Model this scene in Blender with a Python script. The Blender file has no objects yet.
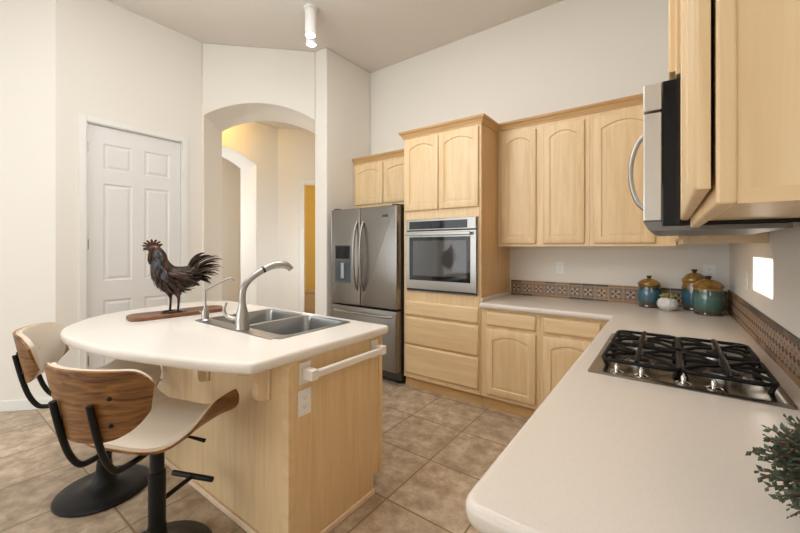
import bpy, bmesh, math, random
from mathutils import Vector, Matrix
random.seed(7)
PI = math.pi
sc = bpy.context.scene
COL = sc.collection

# ------------------------------------------------------------------ camera, world, lights, exposure
H = 1.39
cam_d = bpy.data.cameras.new('camera'); cam = bpy.data.objects.new('camera', cam_d); COL.objects.link(cam)
cam.location = (0, 0, H); cam.rotation_euler = (PI/2, 0, math.radians(36.4))
cam_d.sensor_width = 36; cam_d.lens = 364/800*36; cam_d.shift_y = -19/800; cam_d.clip_start = 0.02
sc.camera = cam
sc.view_settings.view_transform = 'Standard'; sc.view_settings.look = 'None'
sc.view_settings.gamma = 1; sc.view_settings.use_curve_mapping = False
sc.view_settings.exposure = 0.10
w = bpy.data.worlds.new('sky'); sc.world = w; w.use_nodes = True
w.node_tree.nodes['Background'].inputs[0].default_value = (0.75, 0.85, 1, 1)
w.node_tree.nodes['Background'].inputs[1].default_value = 1.0

def area(name, loc, aim, sx, sy, power, col=(1, 1, 1), spread=180):
    l = bpy.data.lights.new(name, 'AREA'); l.shape = 'RECTANGLE'; l.size = sx; l.size_y = sy
    l.energy = power; l.color = col; l.spread = math.radians(spread)
    o = bpy.data.objects.new(name, l); COL.objects.link(o); o.location = loc
    o.rotation_euler = (Vector(aim)-Vector(loc)).to_track_quat('-Z', 'Y').to_euler()
    return o
area('daylight_rear_window', (-3.4, -3.50, 1.55), (-3.4, 3, 1.55), 3.8, 2.1, 70, (0.90, 0.96, 1))
area('daylight_side_window', (-5.72, -2.2, 1.5), (-1, -0.6, 1.4), 2.2, 2.1, 14, (0.86, 0.94, 1))
area('ceiling_fill', (-2.3, -1.0, 3.66), (-2.3, -.99, 0), 2.8, 2.6, 36, (0.96, 0.98, 1))  # added soft fill under the ceiling, no opening above it
area('kitchen_fill', (-1.5, 1.6, 3.68), (-1.5, 1.601, 0), 1.6, 1.0, 22, (0.98, 0.98, 1))  # added overhead fill for the kitchen, not a fitting
SUN = Vector((1, 1.55, -0.09)).normalized()
sl = bpy.data.lights.new('low_sun', 'SUN'); sl.energy = 22; sl.angle = math.radians(0.15); sl.color = (1, 0.95, 0.88)
so = bpy.data.objects.new('low_sun', sl); COL.objects.link(so); so.location = (-6, -8, 5)
so.rotation_euler = SUN.to_track_quat('-Z', 'Y').to_euler()
def point(name, loc, power, col, r=0.1):
    l = bpy.data.lights.new(name, 'POINT'); l.energy = power; l.color = col; l.shadow_soft_size = r
    o = bpy.data.objects.new(name, l); COL.objects.link(o); o.location = loc
point('room_fill', (-2.1, 0.9, 2.75), 46, (0.95, 0.98, 1), 0.45)  # added mid-air fill to even out walls and ceiling, no lamp there
point('hall_lamp_light', (-5.0, 2.75, 3.22), 10, (1, 0.60, 0.13))
point('hall_fill', (-4.95, 1.7, 1.2), 13, (0.88, 0.93, 1), 0.3)  # added point fill that brightens the inner arch jamb
point('hall_fill_far', (-4.3, 3.9, 1.2), 14, (0.88, 0.93, 1), 0.3)  # second added point fill, for the far part of the hall
point('side_room_light', (-6.4, 2.2, 1.8), 46, (0.93, 0.96, 1), 0.3)
point('closet_light', (-5.1, 5.0, 2.3), 9, (1, 0.62, 0.12))

# ------------------------------------------------------------------ materials
def mat(name, col, rough=0.5, metal=0.0, spec=0.5, coat=0.0, emit=None, estr=0):
    m = bpy.data.materials.new(name); m.use_nodes = True
    b = m.node_tree.nodes['Principled BSDF']
    b.inputs['Base Color'].default_value = (*col, 1); b.inputs['Roughness'].default_value = rough
    b.inputs['Metallic'].default_value = metal; b.inputs['Specular IOR Level'].default_value = spec
    b.inputs['Coat Weight'].default_value = coat
    if emit: b.inputs['Emission Color'].default_value = (*emit, 1); b.inputs['Emission Strength'].default_value = estr
    return m
def N(m, t, **k):
    n = m.node_tree.nodes.new(t)
    for a, v in k.items(): setattr(n, a, v)
    return n
def L(m, a, b): m.node_tree.links.new(a, b)
def coords(m, scale=(1, 1, 1), loc=(0, 0, 0)):
    tc = N(m, 'ShaderNodeTexCoord'); mp = N(m, 'ShaderNodeMapping')
    L(m, tc.outputs['Object'], mp.inputs[0]); mp.inputs['Scale'].default_value = scale; mp.inputs['Location'].default_value = loc
    return mp.outputs[0]
def ramp(m, fac, stops):
    r = N(m, 'ShaderNodeValToRGB'); e = r.color_ramp.elements
    while len(e) < len(stops): e.new(0.5)
    for i, (p, c) in enumerate(stops): e[i].position = p; e[i].color = (*c, 1)
    L(m, fac, r.inputs[0]); return r.outputs[0]
def noise(m, vec, scale, detail=4, rough=0.5, dist=0):
    n = N(m, 'ShaderNodeTexNoise'); L(m, vec, n.inputs['Vector'])
    n.inputs['Scale'].default_value = scale; n.inputs['Detail'].default_value = detail
    n.inputs['Roughness'].default_value = rough; n.inputs['Distortion'].default_value = dist
    return n.outputs['Fac']
def bump(m, h, strength, dist=0.002):
    b = N(m, 'ShaderNodeBump'); b.inputs['Strength'].default_value = strength; b.inputs['Distance'].default_value = dist
    L(m, h, b.inputs['Height']); L(m, b.outputs[0], m.node_tree.nodes['Principled BSDF'].inputs['Normal'])
def base(m, c): L(m, c, m.node_tree.nodes['Principled BSDF'].inputs['Base Color'])
def wood(name, c1, c2, scale=(6, 6, 0.8), rough=0.38, dist=1.0, det=5, lo=.3, hi=.7, coat=0.0):
    m = mat(name, c1, rough, coat=coat); v = coords(m, scale)
    f = noise(m, v, 3.0, det, 0.55, dist); base(m, ramp(m, f, [(lo, c1), (hi, c2)])); return m
def plaster(name, col, b=0.12):
    m = mat(name, col, 0.85, spec=0.2); v = coords(m)
    bump(m, noise(m, v, 55, 3), b, 0.004); return m

M_wall = plaster('cream wall paint', (0.81, 0.77, 0.705))
M_ceil = plaster('ceiling paint', (0.72, 0.67, 0.61))
M_hall = plaster('warm hall paint', (0.82, 0.79, 0.73))
M_yel = plaster('yellow wall paint', (0.78, 0.52, 0.13))
M_white = mat('white semi gloss paint', (0.76, 0.75, 0.73), 0.4)
M_trim = mat('white trim paint', (0.80, 0.79, 0.75), 0.45)
M_plastic = mat('white plastic', (0.86, 0.86, 0.84), 0.35)
M_almond = mat('pale almond plastic', (0.86, 0.81, 0.75), 0.35)
M_slot = mat('outlet slots', (0.12, 0.12, 0.12), 0.5)
WC1, WC2 = (0.71, 0.50, 0.27), (0.81, 0.61, 0.365)
M_maple = wood('maple upright grain', WC1, WC2, (7, 7, 0.55))
M_mapleh = wood('maple level grain', WC1, WC2, (0.55, 7, 7))
M_mapley = wood('maple grain along y', WC1, WC2, (7, 0.55, 7))
M_crown = wood('honey maple moulding', (0.54, 0.325, 0.13), (0.63, 0.40, 0.185), (1, 1, 9))
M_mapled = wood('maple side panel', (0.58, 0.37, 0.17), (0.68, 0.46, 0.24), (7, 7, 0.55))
M_pale = wood('pale washed maple', (0.80, 0.60, 0.40), (0.88, 0.71, 0.52), (7, 7, 0.55))
M_walnut = wood('walnut veneer', (0.085, 0.032, 0.009), (0.33, 0.148, 0.040), (2.0, 2.0, 14), 0.4, 1.6, 6, .32, .68)
M_ply = mat('blonde plywood edge', (0.72, 0.52, 0.32), 0.5)
M_board = wood('acacia board', (0.11, 0.038, 0.014), (0.26, 0.105, 0.042), (16, 1.6, 16), 0.4, 1.5)
M_counter = mat('cream solid surface', (0.76, 0.665, 0.575), 0.24, spec=0.45)
base(M_counter, ramp(M_counter, noise(M_counter, coords(M_counter), 260, 2), [(0.3, (0.685, 0.615, 0.54)), (0.7, (0.72, 0.655, 0.58))]))
M_icounter = mat('ivory solid surface', (0.80, 0.745, 0.68), 0.22, spec=0.45)
M_leather = mat('cream leatherette', (0.72, 0.63, 0.52), 0.5)
bump(M_leather, noise(M_leather, coords(M_leather), 300, 2), 0.1)
M_black = mat('matt black steel', (0.008, 0.008, 0.008), 0.42, spec=0.25)
M_blackp = mat('black plastic', (0.015, 0.015, 0.016), 0.25)
M_blackg = mat('black glass', (0.008, 0.008, 0.010), 0.05, spec=0.4)
M_glassd = mat('dark oven glass', (0.055, 0.05, 0.045), 0.06, spec=0.6)
def brushed(name, col, rough, sc3=(2, 2, 120)):
    m = mat(name, col, rough, 1.0); f = noise(m, coords(m, sc3), 4, 2)
    bump(m, f, 0.04, 0.001); return m
M_steel = brushed('brushed stainless', (0.38, 0.365, 0.34), 0.30)
M_fsteel = brushed('fridge stainless', (0.27, 0.255, 0.235), 0.32)
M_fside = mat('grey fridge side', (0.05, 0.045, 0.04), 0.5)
M_sink = brushed('sink stainless', (0.42, 0.43, 0.44), 0.28)
M_nickel = mat('brushed nickel', (0.42, 0.405, 0.38), 0.30, 1.0)
M_chrome = mat('chrome', (0.8, 0.8, 0.8), 0.1, 1.0)
M_cast = mat('cast iron', (0.008, 0.0075, 0.007), 0.5, spec=0.2)
M_burner = mat('burner cap enamel', (0.02, 0.02, 0.022), 0.3)
M_iron = mat('rusted dark iron', (0.05, 0.035, 0.028), 0.45, 0.6)
base(M_iron, ramp(M_iron, noise(M_iron, coords(M_iron), 22, 5), [(0.35, (0.022, 0.015, 0.012)), (0.55, (0.055, 0.036, 0.028)), (0.72, (0.17, 0.075, 0.040))]))
M_ironb = mat('worn blue grey iron', (0.12, 0.13, 0.15), 0.35, 0.8)
base(M_ironb, ramp(M_ironb, noise(M_ironb, coords(M_ironb), 30, 5), [(0.4, (0.035, 0.028, 0.025)), (0.66, (0.10, 0.105, 0.12))]))
M_leaf = mat('grey green leaves', (0.040, 0.060, 0.032), 0.7)
M_leaf2 = mat('brownish leaf tips', (0.09, 0.055, 0.03), 0.7)
M_leaf3 = mat('sage leaves', (0.085, 0.115, 0.072), 0.7)
M_succ = mat('succulent green', (0.26, 0.24, 0.07), 0.5)
M_soil = mat('potting soil', (0.05, 0.035, 0.025), 0.9)
M_lamp = mat('lit lamp lens', (1, 1, 1), 0.3, emit=(1, 0.96, 0.9), estr=12)
M_can = mat('white lamp metal', (0.82, 0.80, 0.77), 0.4)
M_seam = mat('dark seam', (0.02, 0.018, 0.015), 0.7)
M_grout = mat('pale grout', (0.62, 0.52, 0.42), 0.8)
M_whitepot = mat('white glazed pot', (0.72, 0.70, 0.67), 0.4)
vz = N(M_whitepot, 'ShaderNodeTexVoronoi'); vz.inputs['Scale'].default_value = 75; L(M_whitepot, coords(M_whitepot), vz.inputs['Vector']); bump(M_whitepot, vz.outputs['Distance'], 0.9, 0.006)

# floor tile
M_floor = mat('tan ceramic tile', (0.5, 0.4, 0.3), 0.33, spec=0.4)
v = coords(M_floor, (1, 1, 1), (1.255+0.457*20, -1.576+0.457*30, 0))
br = N(M_floor, 'ShaderNodeTexBrick'); L(M_floor, v, br.inputs['Vector'])
br.offset = 0; br.squash = 1
for k, x in (('Scale', 1), ('Mortar Size', 0.0055), ('Mortar Smooth', 0.2), ('Bias', 0), ('Brick Width', 0.457), ('Row Height', 0.457)): br.inputs[k].default_value = x
br.inputs['Color1'].default_value = (0.80, 0.80, 0.80, 1); br.inputs['Color2'].default_value = (1.0, 1.0, 1.0, 1); br.inputs['Mortar'].default_value = (1, 1, 1, 1)
nc = ramp(M_floor, noise(M_floor, coords(M_floor), 9, 9, 0.68, 0.15), [(0.34, (0.33, 0.235, 0.155)), (0.50, (0.48, 0.365, 0.255)), (0.66, (0.67, 0.54, 0.40))])
mx = N(M_floor, 'ShaderNodeMix'); mx.data_type = 'RGBA'; mx.blend_type = 'MULTIPLY'; mx.inputs['Factor'].default_value = 1
L(M_floor, nc, mx.inputs['A']); L(M_floor, br.outputs['Color'], mx.inputs['B'])
mg = N(M_floor, 'ShaderNodeMix'); mg.data_type = 'RGBA'; L(M_floor, br.outputs['Fac'], mg.inputs['Factor']); L(M_floor, mx.outputs['Result'], mg.inputs['A']); mg.inputs['B'].default_value = (0.25, 0.17, 0.075, 1); base(M_floor, mg.outputs['Result'])
bp = N(M_floor, 'ShaderNodeBump'); bp.invert = True; bp.inputs['Strength'].default_value = 0.5; bp.inputs['Distance'].default_value = 0.003
L(M_floor, br.outputs['Fac'], bp.inputs['Height']); L(M_floor, bp.outputs[0], M_floor.node_tree.nodes['Principled BSDF'].inputs['Normal'])

def glaze(name, low, mid, shoulder):
    """ceramic glaze banded by height over the jar's own unit height (local z)"""
    m = mat(name, mid, 0.10, spec=0.7, coat=0.6)
    tc = N(m, 'ShaderNodeTexCoord'); sp = N(m, 'ShaderNodeSeparateXYZ'); L(m, tc.outputs['Object'], sp.inputs[0])
    n = noise(m, tc.outputs['Object'], 30, 4); ad = N(m, 'ShaderNodeMath', operation='MULTIPLY_ADD')
    L(m, n, ad.inputs[0]); ad.inputs[1].default_value = 0.03; L(m, sp.outputs['Z'], ad.inputs[2])
    dv = N(m, 'ShaderNodeMath', operation='MULTIPLY'); L(m, ad.outputs[0], dv.inputs[0]); dv.inputs[1].default_value = 4.0
    base(m, ramp(m, dv.outputs[0], low)); return m
M_glB = glaze('blue ombre glaze', [(0.06, (0.05, 0.02, 0.01)), (0.16, (0.07, 0.06, 0.045)), (0.30, (0.035, 0.10, 0.12)), (0.55, (0.04, 0.13, 0.20)), (0.68, (0.02, 0.04, 0.03)), (0.76, (0.20, 0.10, 0.015))], None or (0.1, .2, .2), None)
M_glG = glaze('teal green glaze', [(0.05, (0.05, 0.02, 0.01)), (0.14, (0.05, 0.05, 0.035)), (0.30, (0.045, 0.12, 0.10)), (0.55, (0.07, 0.16, 0.15)), (0.72, (0.03, 0.06, 0.04)), (0.80, (0.30, 0.17, 0.03))], (0.1, .2, .2), None)
M_lid = mat('amber brown glaze', (0.26, 0.13, 0.02), 0.18, coat=0.5)
base(M_lid, ramp(M_lid, noise(M_lid, coords(M_lid), 25, 4), [(0.35, (0.14, 0.06, 0.01)), (0.65, (0.34, 0.19, 0.035))]))
M_knob = mat('dark brown glaze', (0.03, 0.018, 0.012), 0.3)

# ------------------------------------------------------------------ helpers
def obj(name, bm, m, parent=None, smooth=False, local=False, bevel=0, bseg=2):
    me = bpy.data.meshes.new(name)
    bmesh.ops.recalc_face_normals(bm, faces=bm.faces[:])
    if parent is not None and not local:
        off = parent.location if parent.parent is None else parent.location + parent.parent.location
        bmesh.ops.translate(bm, verts=bm.verts[:], vec=-off)
    bm.to_mesh(me); bm.free()
    for x in (m if isinstance(m, (list, tuple)) else [m]): me.materials.append(x)
    if smooth:
        me.polygons.foreach_set('use_smooth', [True]*len(me.polygons))
        try: me.set_sharp_from_angle(angle=math.radians(40))
        except Exception: pass
    o = bpy.data.objects.new(name, me); COL.objects.link(o)
    if parent is not None: o.parent = parent
    if bevel:
        b = o.modifiers.new('Bevel', 'BEVEL'); b.width = bevel; b.segments = bseg; b.limit_method = 'ANGLE'; b.angle_limit = math.radians(35)
    return o
def tag(o, label, cat, group=None, kind=None):
    o['label'] = label; o['category'] = cat
    if group: o['group'] = group
    if kind: o['kind'] = kind
    return o
def thing(name, label, cat, loc=(0, 0, 0), rz=0, group=None):
    o = bpy.data.objects.new(name, None); COL.objects.link(o); o.location = loc; o.rotation_euler = (0, 0, rz)
    o.empty_display_size = 0.1
    return tag(o, label, cat, group)
def struct(name, bm, m, parent=None, label=None, **k):
    o = obj(name, bm, m, parent, **k)
    if parent is None:
        o['kind'] = 'structure'
        if label: o['label'] = label
    return o
def B(): return bmesh.new()
I4 = Matrix.Identity(4)
def frame(o, u, v, w):
    m = Matrix((Vector(u).normalized(), Vector(v).normalized(), Vector(w).normalized())).transposed().to_4x4()
    m.translation = Vector(o); return m
def bx(bm, x0, x1, y0, y1, z0, z1, M=I4, mi=0):
    vs = [bm.verts.new(M @ Vector((x, y, z))) for x in (x0, x1) for y in (y0, y1) for z in (z0, z1)]
    for f in ((0, 1, 3, 2), (4, 6, 7, 5), (0, 4, 5, 1), (2, 3, 7, 6), (0, 2, 6, 4), (1, 5, 7, 3)):
        fc = bm.faces.new([vs[i] for i in f]); fc.material_index = mi
    return bm
def box(*a, **k): return bx(B(), *a, **k)
def loft(bm, loops, cap0=True, cap1=True, close=True, M=I4, mi=0):
    R = [[bm.verts.new(M @ Vector(p)) for p in lp] for lp in loops]
    n = len(R[0])
    for a, b in zip(R, R[1:]):
        for i in range(n if close else n-1):
            j = (i+1) % n
            try: bm.faces.new((a[i], a[j], b[j], b[i])).material_index = mi
            except ValueError: pass
    if cap0: bm.faces.new(R[0][::-1]).material_index = mi
    if cap1: bm.faces.new(R[-1]).material_index = mi
    return R
def lathe(bm, prof, seg=28, M=I4, mi=0, cx=0, cy=0):
    loops = [[(cx+r*math.cos(2*PI*i/seg), cy+r*math.sin(2*PI*i/seg), z) for i in range(seg)] for r, z in prof]
    return loft(bm, loops, prof[0][0] > 0, prof[-1][0] > 0, M=M, mi=mi)
def tube(bm, pts, r, seg=10, M=I4, mi=0, cap=True, flat=1.0):
    pts = [Vector(p) for p in pts]; rs = r if isinstance(r, (list, tuple)) else [r]*len(pts)
    loops = []; prev = None
    for i, p in enumerate(pts):
        t = (pts[min(i+1, len(pts)-1)]-pts[max(i-1, 0)]).normalized()
        if prev is None:
            a = Vector((0, 0, 1)) if abs(t.z) < .9 else Vector((1, 0, 0)); nrm = t.cross(a).normalized()
        else: nrm = (prev - t*prev.dot(t)).normalized()
        prev = nrm; b = t.cross(nrm)
        loops.append([p + rs[i]*(math.cos(2*PI*k/seg)*nrm + flat*math.sin(2*PI*k/seg)*b) for k in range(seg)])
    return loft(bm, loops, cap, cap, M=M, mi=mi)
def spline(pts, n=6):
    P = [Vector(p) for p in pts]; out = []
    for i in range(len(P)-1):
        p0 = P[max(i-1, 0)]; p1 = P[i]; p2 = P[i+1]; p3 = P[min(i+2, len(P)-1)]
        for k in range(n):
            t = k/n
            out.append(0.5*((2*p1)+(-p0+p2)*t+(2*p0-5*p1+4*p2-p3)*t*t+(-p0+3*p1-3*p2+p3)*t**3))
    out.append(P[-1]); return out
def rrect(x0, x1, y0, y1, r, k=5):
    out = []
    for cx, cy, a in ((x1-r, y0+r, -PI/2), (x1-r, y1-r, 0), (x0+r, y1-r, PI/2), (x0+r, y0+r, PI)):
        for i in range(k+1): out.append((cx+r*math.cos(a+PI/2*i/k), cy+r*math.sin(a+PI/2*i/k)))
    return out
def offset(poly, d):
    """inset a ccw polygon by d (mitred)"""
    n = len(poly); out = []
    for i in range(n):
        p0, p1, p2 = (Vector(poly[j]) for j in ((i-1) % n, i, (i+1) % n))
        e1 = (p1-p0).normalized(); e2 = (p2-p1).normalized()
        n1 = Vector((-e1.y, e1.x)); n2 = Vector((-e2.y, e2.x)); m = (n1+n2)
        m = m/max(m.dot(n1), .3) if m.length > 1e-6 else n1
        out.append(tuple(p1+m*d))
    return out
def fillpoly(bm, polys, z, M=I4, mi=0):
    es = []
    for poly in polys:
        vs = [bm.verts.new(M @ Vector((p[0], p[1], z))) for p in poly]
        es += [bm.edges.new((vs[i], vs[(i+1) % len(vs)])) for i in range(len(vs))]
    r = bmesh.ops.triangle_fill(bm, edges=es, use_beauty=True)
    for f in r['geom']:
        if isinstance(f, bmesh.types.BMFace): f.material_index = mi
def slab(bm, outer, holes, z0, z1, M=I4, mi=0, edge=None, hole_wall=True):
    """plate with holes; edge = list of (inset, z) going from bottom to top"""
    edge = edge or [(0, z0), (0, z1)]
    loops = [[(p[0], p[1], z) for p in offset(outer, d)] if d else [(p[0], p[1], z) for p in outer] for d, z in edge]
    loft(bm, loops, False, False, M=M, mi=mi)
    for h in holes: loft(bm, [[(p[0], p[1], z) for p in h] for z in (z0, z1)], False, False, M=M, mi=mi)
    fillpoly(bm, [offset(outer, edge[0][0]) if edge[0][0] else outer]+holes, z0, M, mi)
    fillpoly(bm, [offset(outer, edge[-1][0]) if edge[-1][0] else outer]+holes, z1, M, mi)
    bmesh.ops.remove_doubles(bm, verts=bm.verts[:], dist=1e-5)
    return bm
def sheet(f, nu, nv, t0, t1, bm=None, M=I4, mi=0):
    """closed shell between offsets t0 and t1 of the surface f(u,v), u,v in 0..1"""
    bm = bm or B(); G = []
    for t in (t0, t1):
        g = []
        for i in range(nu+1):
            row = []
            for j in range(nv+1):
                u, v = i/nu, j/nv; e = 1e-3
                p = Vector(f(u, v)); du = Vector(f(min(u+e, 1), v))-Vector(f(max(u-e, 0), v)); dv = Vector(f(u, min(v+e, 1)))-Vector(f(u, max(v-e, 0)))
                n = du.cross(dv).normalized(); row.append(bm.verts.new(M @ (p+n*t)))
            g.append(row)
        G.append(g)
    a, b = G
    for i in range(nu):
        for j in range(nv):
            bm.faces.new((a[i][j], a[i][j+1], a[i+1][j+1], a[i+1][j])).material_index = mi
            bm.faces.new((b[i][j], b[i+1][j], b[i+1][j+1], b[i][j+1])).material_index = mi
    for i in range(nu):
        bm.faces.new((a[i][0], a[i+1][0], b[i+1][0], b[i][0])).material_index = mi
        bm.faces.new((a[i][nv], b[i][nv], b[i+1][nv], a[i+1][nv])).material_index = mi
    for j in range(nv):
        bm.faces.new((a[0][j], b[0][j], b[0][j+1], a[0][j+1])).material_index = mi
        bm.faces.new((a[nu][j], a[nu][j+1], b[nu][j+1], b[nu][j])).material_index = mi
    return bm

# facing frames: local x = along, local y = up, local z = out of the face
def F_back(y): return frame((0, y, 0), (1, 0, 0), (0, 0, 1), (0, -1, 0))     # faces -Y, x = X
def F_right(x): return frame((x, 0, 0), (0, -1, 0), (0, 0, 1), (-1, 0, 0))   # faces -X, x = -Y
def F_plusx(x): return frame((x, 0, 0), (0, 1, 0), (0, 0, 1), (1, 0, 0))     # faces +X, x = Y
def F_plusy(y): return frame((0, y, 0), (-1, 0, 0), (0, 0, 1), (0, 1, 0))    # faces +Y, x = -X

def panel_loop(x0, x1, y0, y1, ins, rise, z, K=14):
    a, b, c, d = x0+ins, x1-ins, y0+ins, y1-ins
    pts = [(a+(b-a)*i/K, c, z) for i in range(K+1)]
    for i in range(K+1):
        t = i/K; x = b-(b-a)*t; s = 2*t-1
        pts.append((x, d-rise*(s*s), z))
    return pts
def door_bm(x0, x1, y0, y1, M, arch=0.045, fr=0.055, th=0.020):
    """raised panel door with an arched top rail"""
    bm = B()
    L_ = [panel_loop(x0, x1, y0, y1, 0, 0, 0), panel_loop(x0, x1, y0, y1, 0, 0, th-.006), panel_loop(x0, x1, y0, y1, .002, 0, th-.002),
          panel_loop(x0, x1, y0, y1, .006, 0, th), panel_loop(x0, x1, y0, y1, fr, arch, th), panel_loop(x0, x1, y0, y1, fr+.005, arch, th-.008),
          panel_loop(x0, x1, y0, y1, fr+.010, arch, th-.008), panel_loop(x0, x1, y0, y1, fr+.028, arch, th-.002), panel_loop(x0, x1, y0, y1, fr+.032, arch, th-.002)]
    loft(bm, L_, M=M); return bm
def drawer_bm(x0, x1, y0, y1, M, th=0.020):
    bm = B()
    loft(bm, [panel_loop(x0, x1, y0, y1, 0, 0, 0), panel_loop(x0, x1, y0, y1, 0, 0, th-.010), panel_loop(x0, x1, y0, y1, .004, 0, th-.005),
              panel_loop(x0, x1, y0, y1, .014, 0, th), panel_loop(x0, x1, y0, y1, .018, 0, th)], M=M); return bm

def sweep(bm, path, prof, mi=0):
    """open moulding along a plan path; prof = (out, z) closed profile; out is to the right of travel"""
    P = [Vector(p) for p in path]; loops = []
    for i, p in enumerate(P):
        d1 = (P[i]-P[i-1]).normalized() if i else (P[1]-P[0]).normalized()
        d2 = (P[i+1]-P[i]).normalized() if i < len(P)-1 else d1
        n1 = Vector((d1.y, -d1.x)); n2 = Vector((d2.y, -d2.x)); m = n1+n2; m = m/m.dot(n1)
        loops.append([(p.x+m.x*o, p.y+m.y*o, z) for o, z in prof])
    loft(bm, loops, mi=mi); return bm
def crown_prof(z0, z1, d=0.045):
    h = z1-z0
    return [(0, z0), (0.008, z0), (0.010, z0+h*.18), (0.016, z0+h*.26), (d*.55, z0+h*.55), (d*.85, z0+h*.70), (d*.88, z0+h*.80), (d, z0+h*.84), (d, z1), (0, z1)]

# ------------------------------------------------------------------ room shell
ZC = 3.72
struct('floor', box(-7.6, 0.5, -3.8, 6.2, -0.1, 0), M_floor, label='tan mottled square ceramic floor tiles')
struct('ceiling', box(-7.6, 0.5, -3.8, 6.2, ZC, ZC+.1), M_ceil)
YB, XR = 3.68, 0.37
struct('wall_back', box(-3.9, XR+.12, YB, YB+.12, 0, ZC), M_wall)
struct('wall_right', box(XR, XR+.12, -3.72, YB, 0, ZC), M_wall)
def prism(poly, z0, z1):
    bm = B(); return slab(bm, poly, [], z0, z1)
P1 = Vector((-3.38, 2.885)); dg = Vector((-1, 1)).normalized()
struct('wall_alcove', prism([(-3.2, 2.90), (-3.2, YB), (-3.818, YB), (P1.x+dg.x*.62, P1.y+dg.y*.62), tuple(P1)], 0, ZC), M_wall, bevel=.012)
def arch_wall(L_, Hh, s0, s1, zs, rise, th, M, zb=0.0, K=20, m=None, name='wall', bev=0.012):
    pts = [(0, 0), (s0, 0), (s0, zs)]
    # circular-ish segment
    c = (s0+s1)/2; hw = (s1-s0)/2; R = (hw*hw+rise*rise)/(2*rise) if rise else 0
    if rise:
        for i in range(1, K):
            x = -hw+2*hw*i/K; pts.append((c+x, zs+rise-R+math.sqrt(R*R-x*x)))
    pts += [(s1, zs)]
    if s1 < L_-.001: pts += [(s1, 0), (L_, 0), (L_, Hh), (0, Hh)]
    else: pts += [(L_, Hh), (0, Hh)]
    bm = B(); slab(bm, pts[::-1][::-1], [], -th, 0, M=M)
    return bm
P0 = Vector((-4.27, 1.995)); LA = (P1-P0).length
MA = frame((P0.x, P0.y, 0), (1, 1, 0), (0, 0, 1), (1, -1, 0))
struct('wall_arch', arch_wall(LA, ZC, .022, LA, 2.90, 0.17, .62, MA), M_wall, label='diagonal wall with a deep arched opening', bevel=.010)
# left wall with six panel door
XL = -4.27; dy0, dy1, dzt = 0.985, 1.775, 2.53
MD = F_plusx(XL)
pts = [(0.767, 0), (dy0-.01, 0), (dy0-.01, dzt+.01), (dy1+.01, dzt+.01), (dy1+.01, 0), (P0.y, 0), (P0.y, ZC), (0.767, ZC)]
bm = B(); slab(bm, pts, [], -.14, 0, M=MD); struct('wall_left', bm, M_wall)
struct('wall_left_backing', box(XL-.30, XL-.26, .70, 2.05, 0, ZC), M_wall)
e = Vector((-1, -1)).normalized()
Ma = frame((-4.27, 0.767, 0), (1, 1, 0), (0, 0, 1), (1, -1, 0))
struct('wall_corner', box(-2.2, 0, 0, ZC, -.12, 0, M=Ma), M_wall)
struct('baseboard_corner', box(-2.2, -.003, 0, .09, 0, .012, M=Ma), M_trim, bevel=.004)
struct('baseboard_left', box(.78, .935, 0, .09, 0, .012, M=MD), M_trim, bevel=.004)
struct('baseboard_left', box(1.845, 1.985, 0, .09, 0, .012, M=MD), M_trim, bevel=.004)
XW = -5.85
bm = B()
pw = [(-3.6, 0), (-.75, 0), (-.75, ZC), (-3.6, ZC)]
slab(bm, pw, [[(-3.1, .45), (-1.3, .45), (-1.3, 2.5), (-3.1, 2.5)]], -.12, 0, M=F_plusx(XW)); struct('wall_side', bm, M_wall)
# rear wall (behind the viewpoint) with the large window, plus a slit shaped to throw the sun patch
bm = B()
hs = [[(3.0-2.1, .5), (3.0+2.1, .5), (3.0+2.1, 2.6), (3.0-2.1, 2.6)]]
slabpts = [(-XR-.12, 0), (-XW+.12, 0), (-XW+.12, ZC), (-XR-.12, ZC)]
# plane frame faces +Y: x=-X
zs0 = 0.09/1.55
def back(Y, z): t = (Y+3.6); return (XR-t/1.55, z+t*zs0)
a = back(2.29, 1.335); b = back(2.75, 1.335); c = back(2.29, 1.165); d = back(2.75, 1.165)
slit = [(-a[0], c[1]), (-b[0], d[1]), (-b[0], b[1]), (-a[0], a[1])]
slab(bm, slabpts, [hs[0]], -.10, 0, M=F_plusy(-3.6))
struct('wall_rear', bm, M_wall)
# added unseen sheet over the window, blocks the sun except through the slit
bm = B()
x0, x1, z0, z1 = .9, 5.1, .5, 2.6
slab(bm, [(x0, z0), (x1, z0), (x1, z1), (x0, z1)], [slit], -.03, -.025, M=F_plusy(-3.6))
M_winsheet = mat('pale window sheet', (0.85, 0.84, 0.8), 0.9)
struct('sun_mask', bm, M_winsheet, label='added pale sheet masking the large window, with a slit for the sun patch')
for k, (yy) in enumerate([0]):
    bm = B()
    slab(bm, [(-3.1, .45), (-1.3, .45), (-1.3, 2.5), (-3.1, 2.5)], [], -.03, -.025, M=F_plusx(XW))
    struct('window_2', bm, M_winsheet, label='pale blind drawn over the side window')

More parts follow.
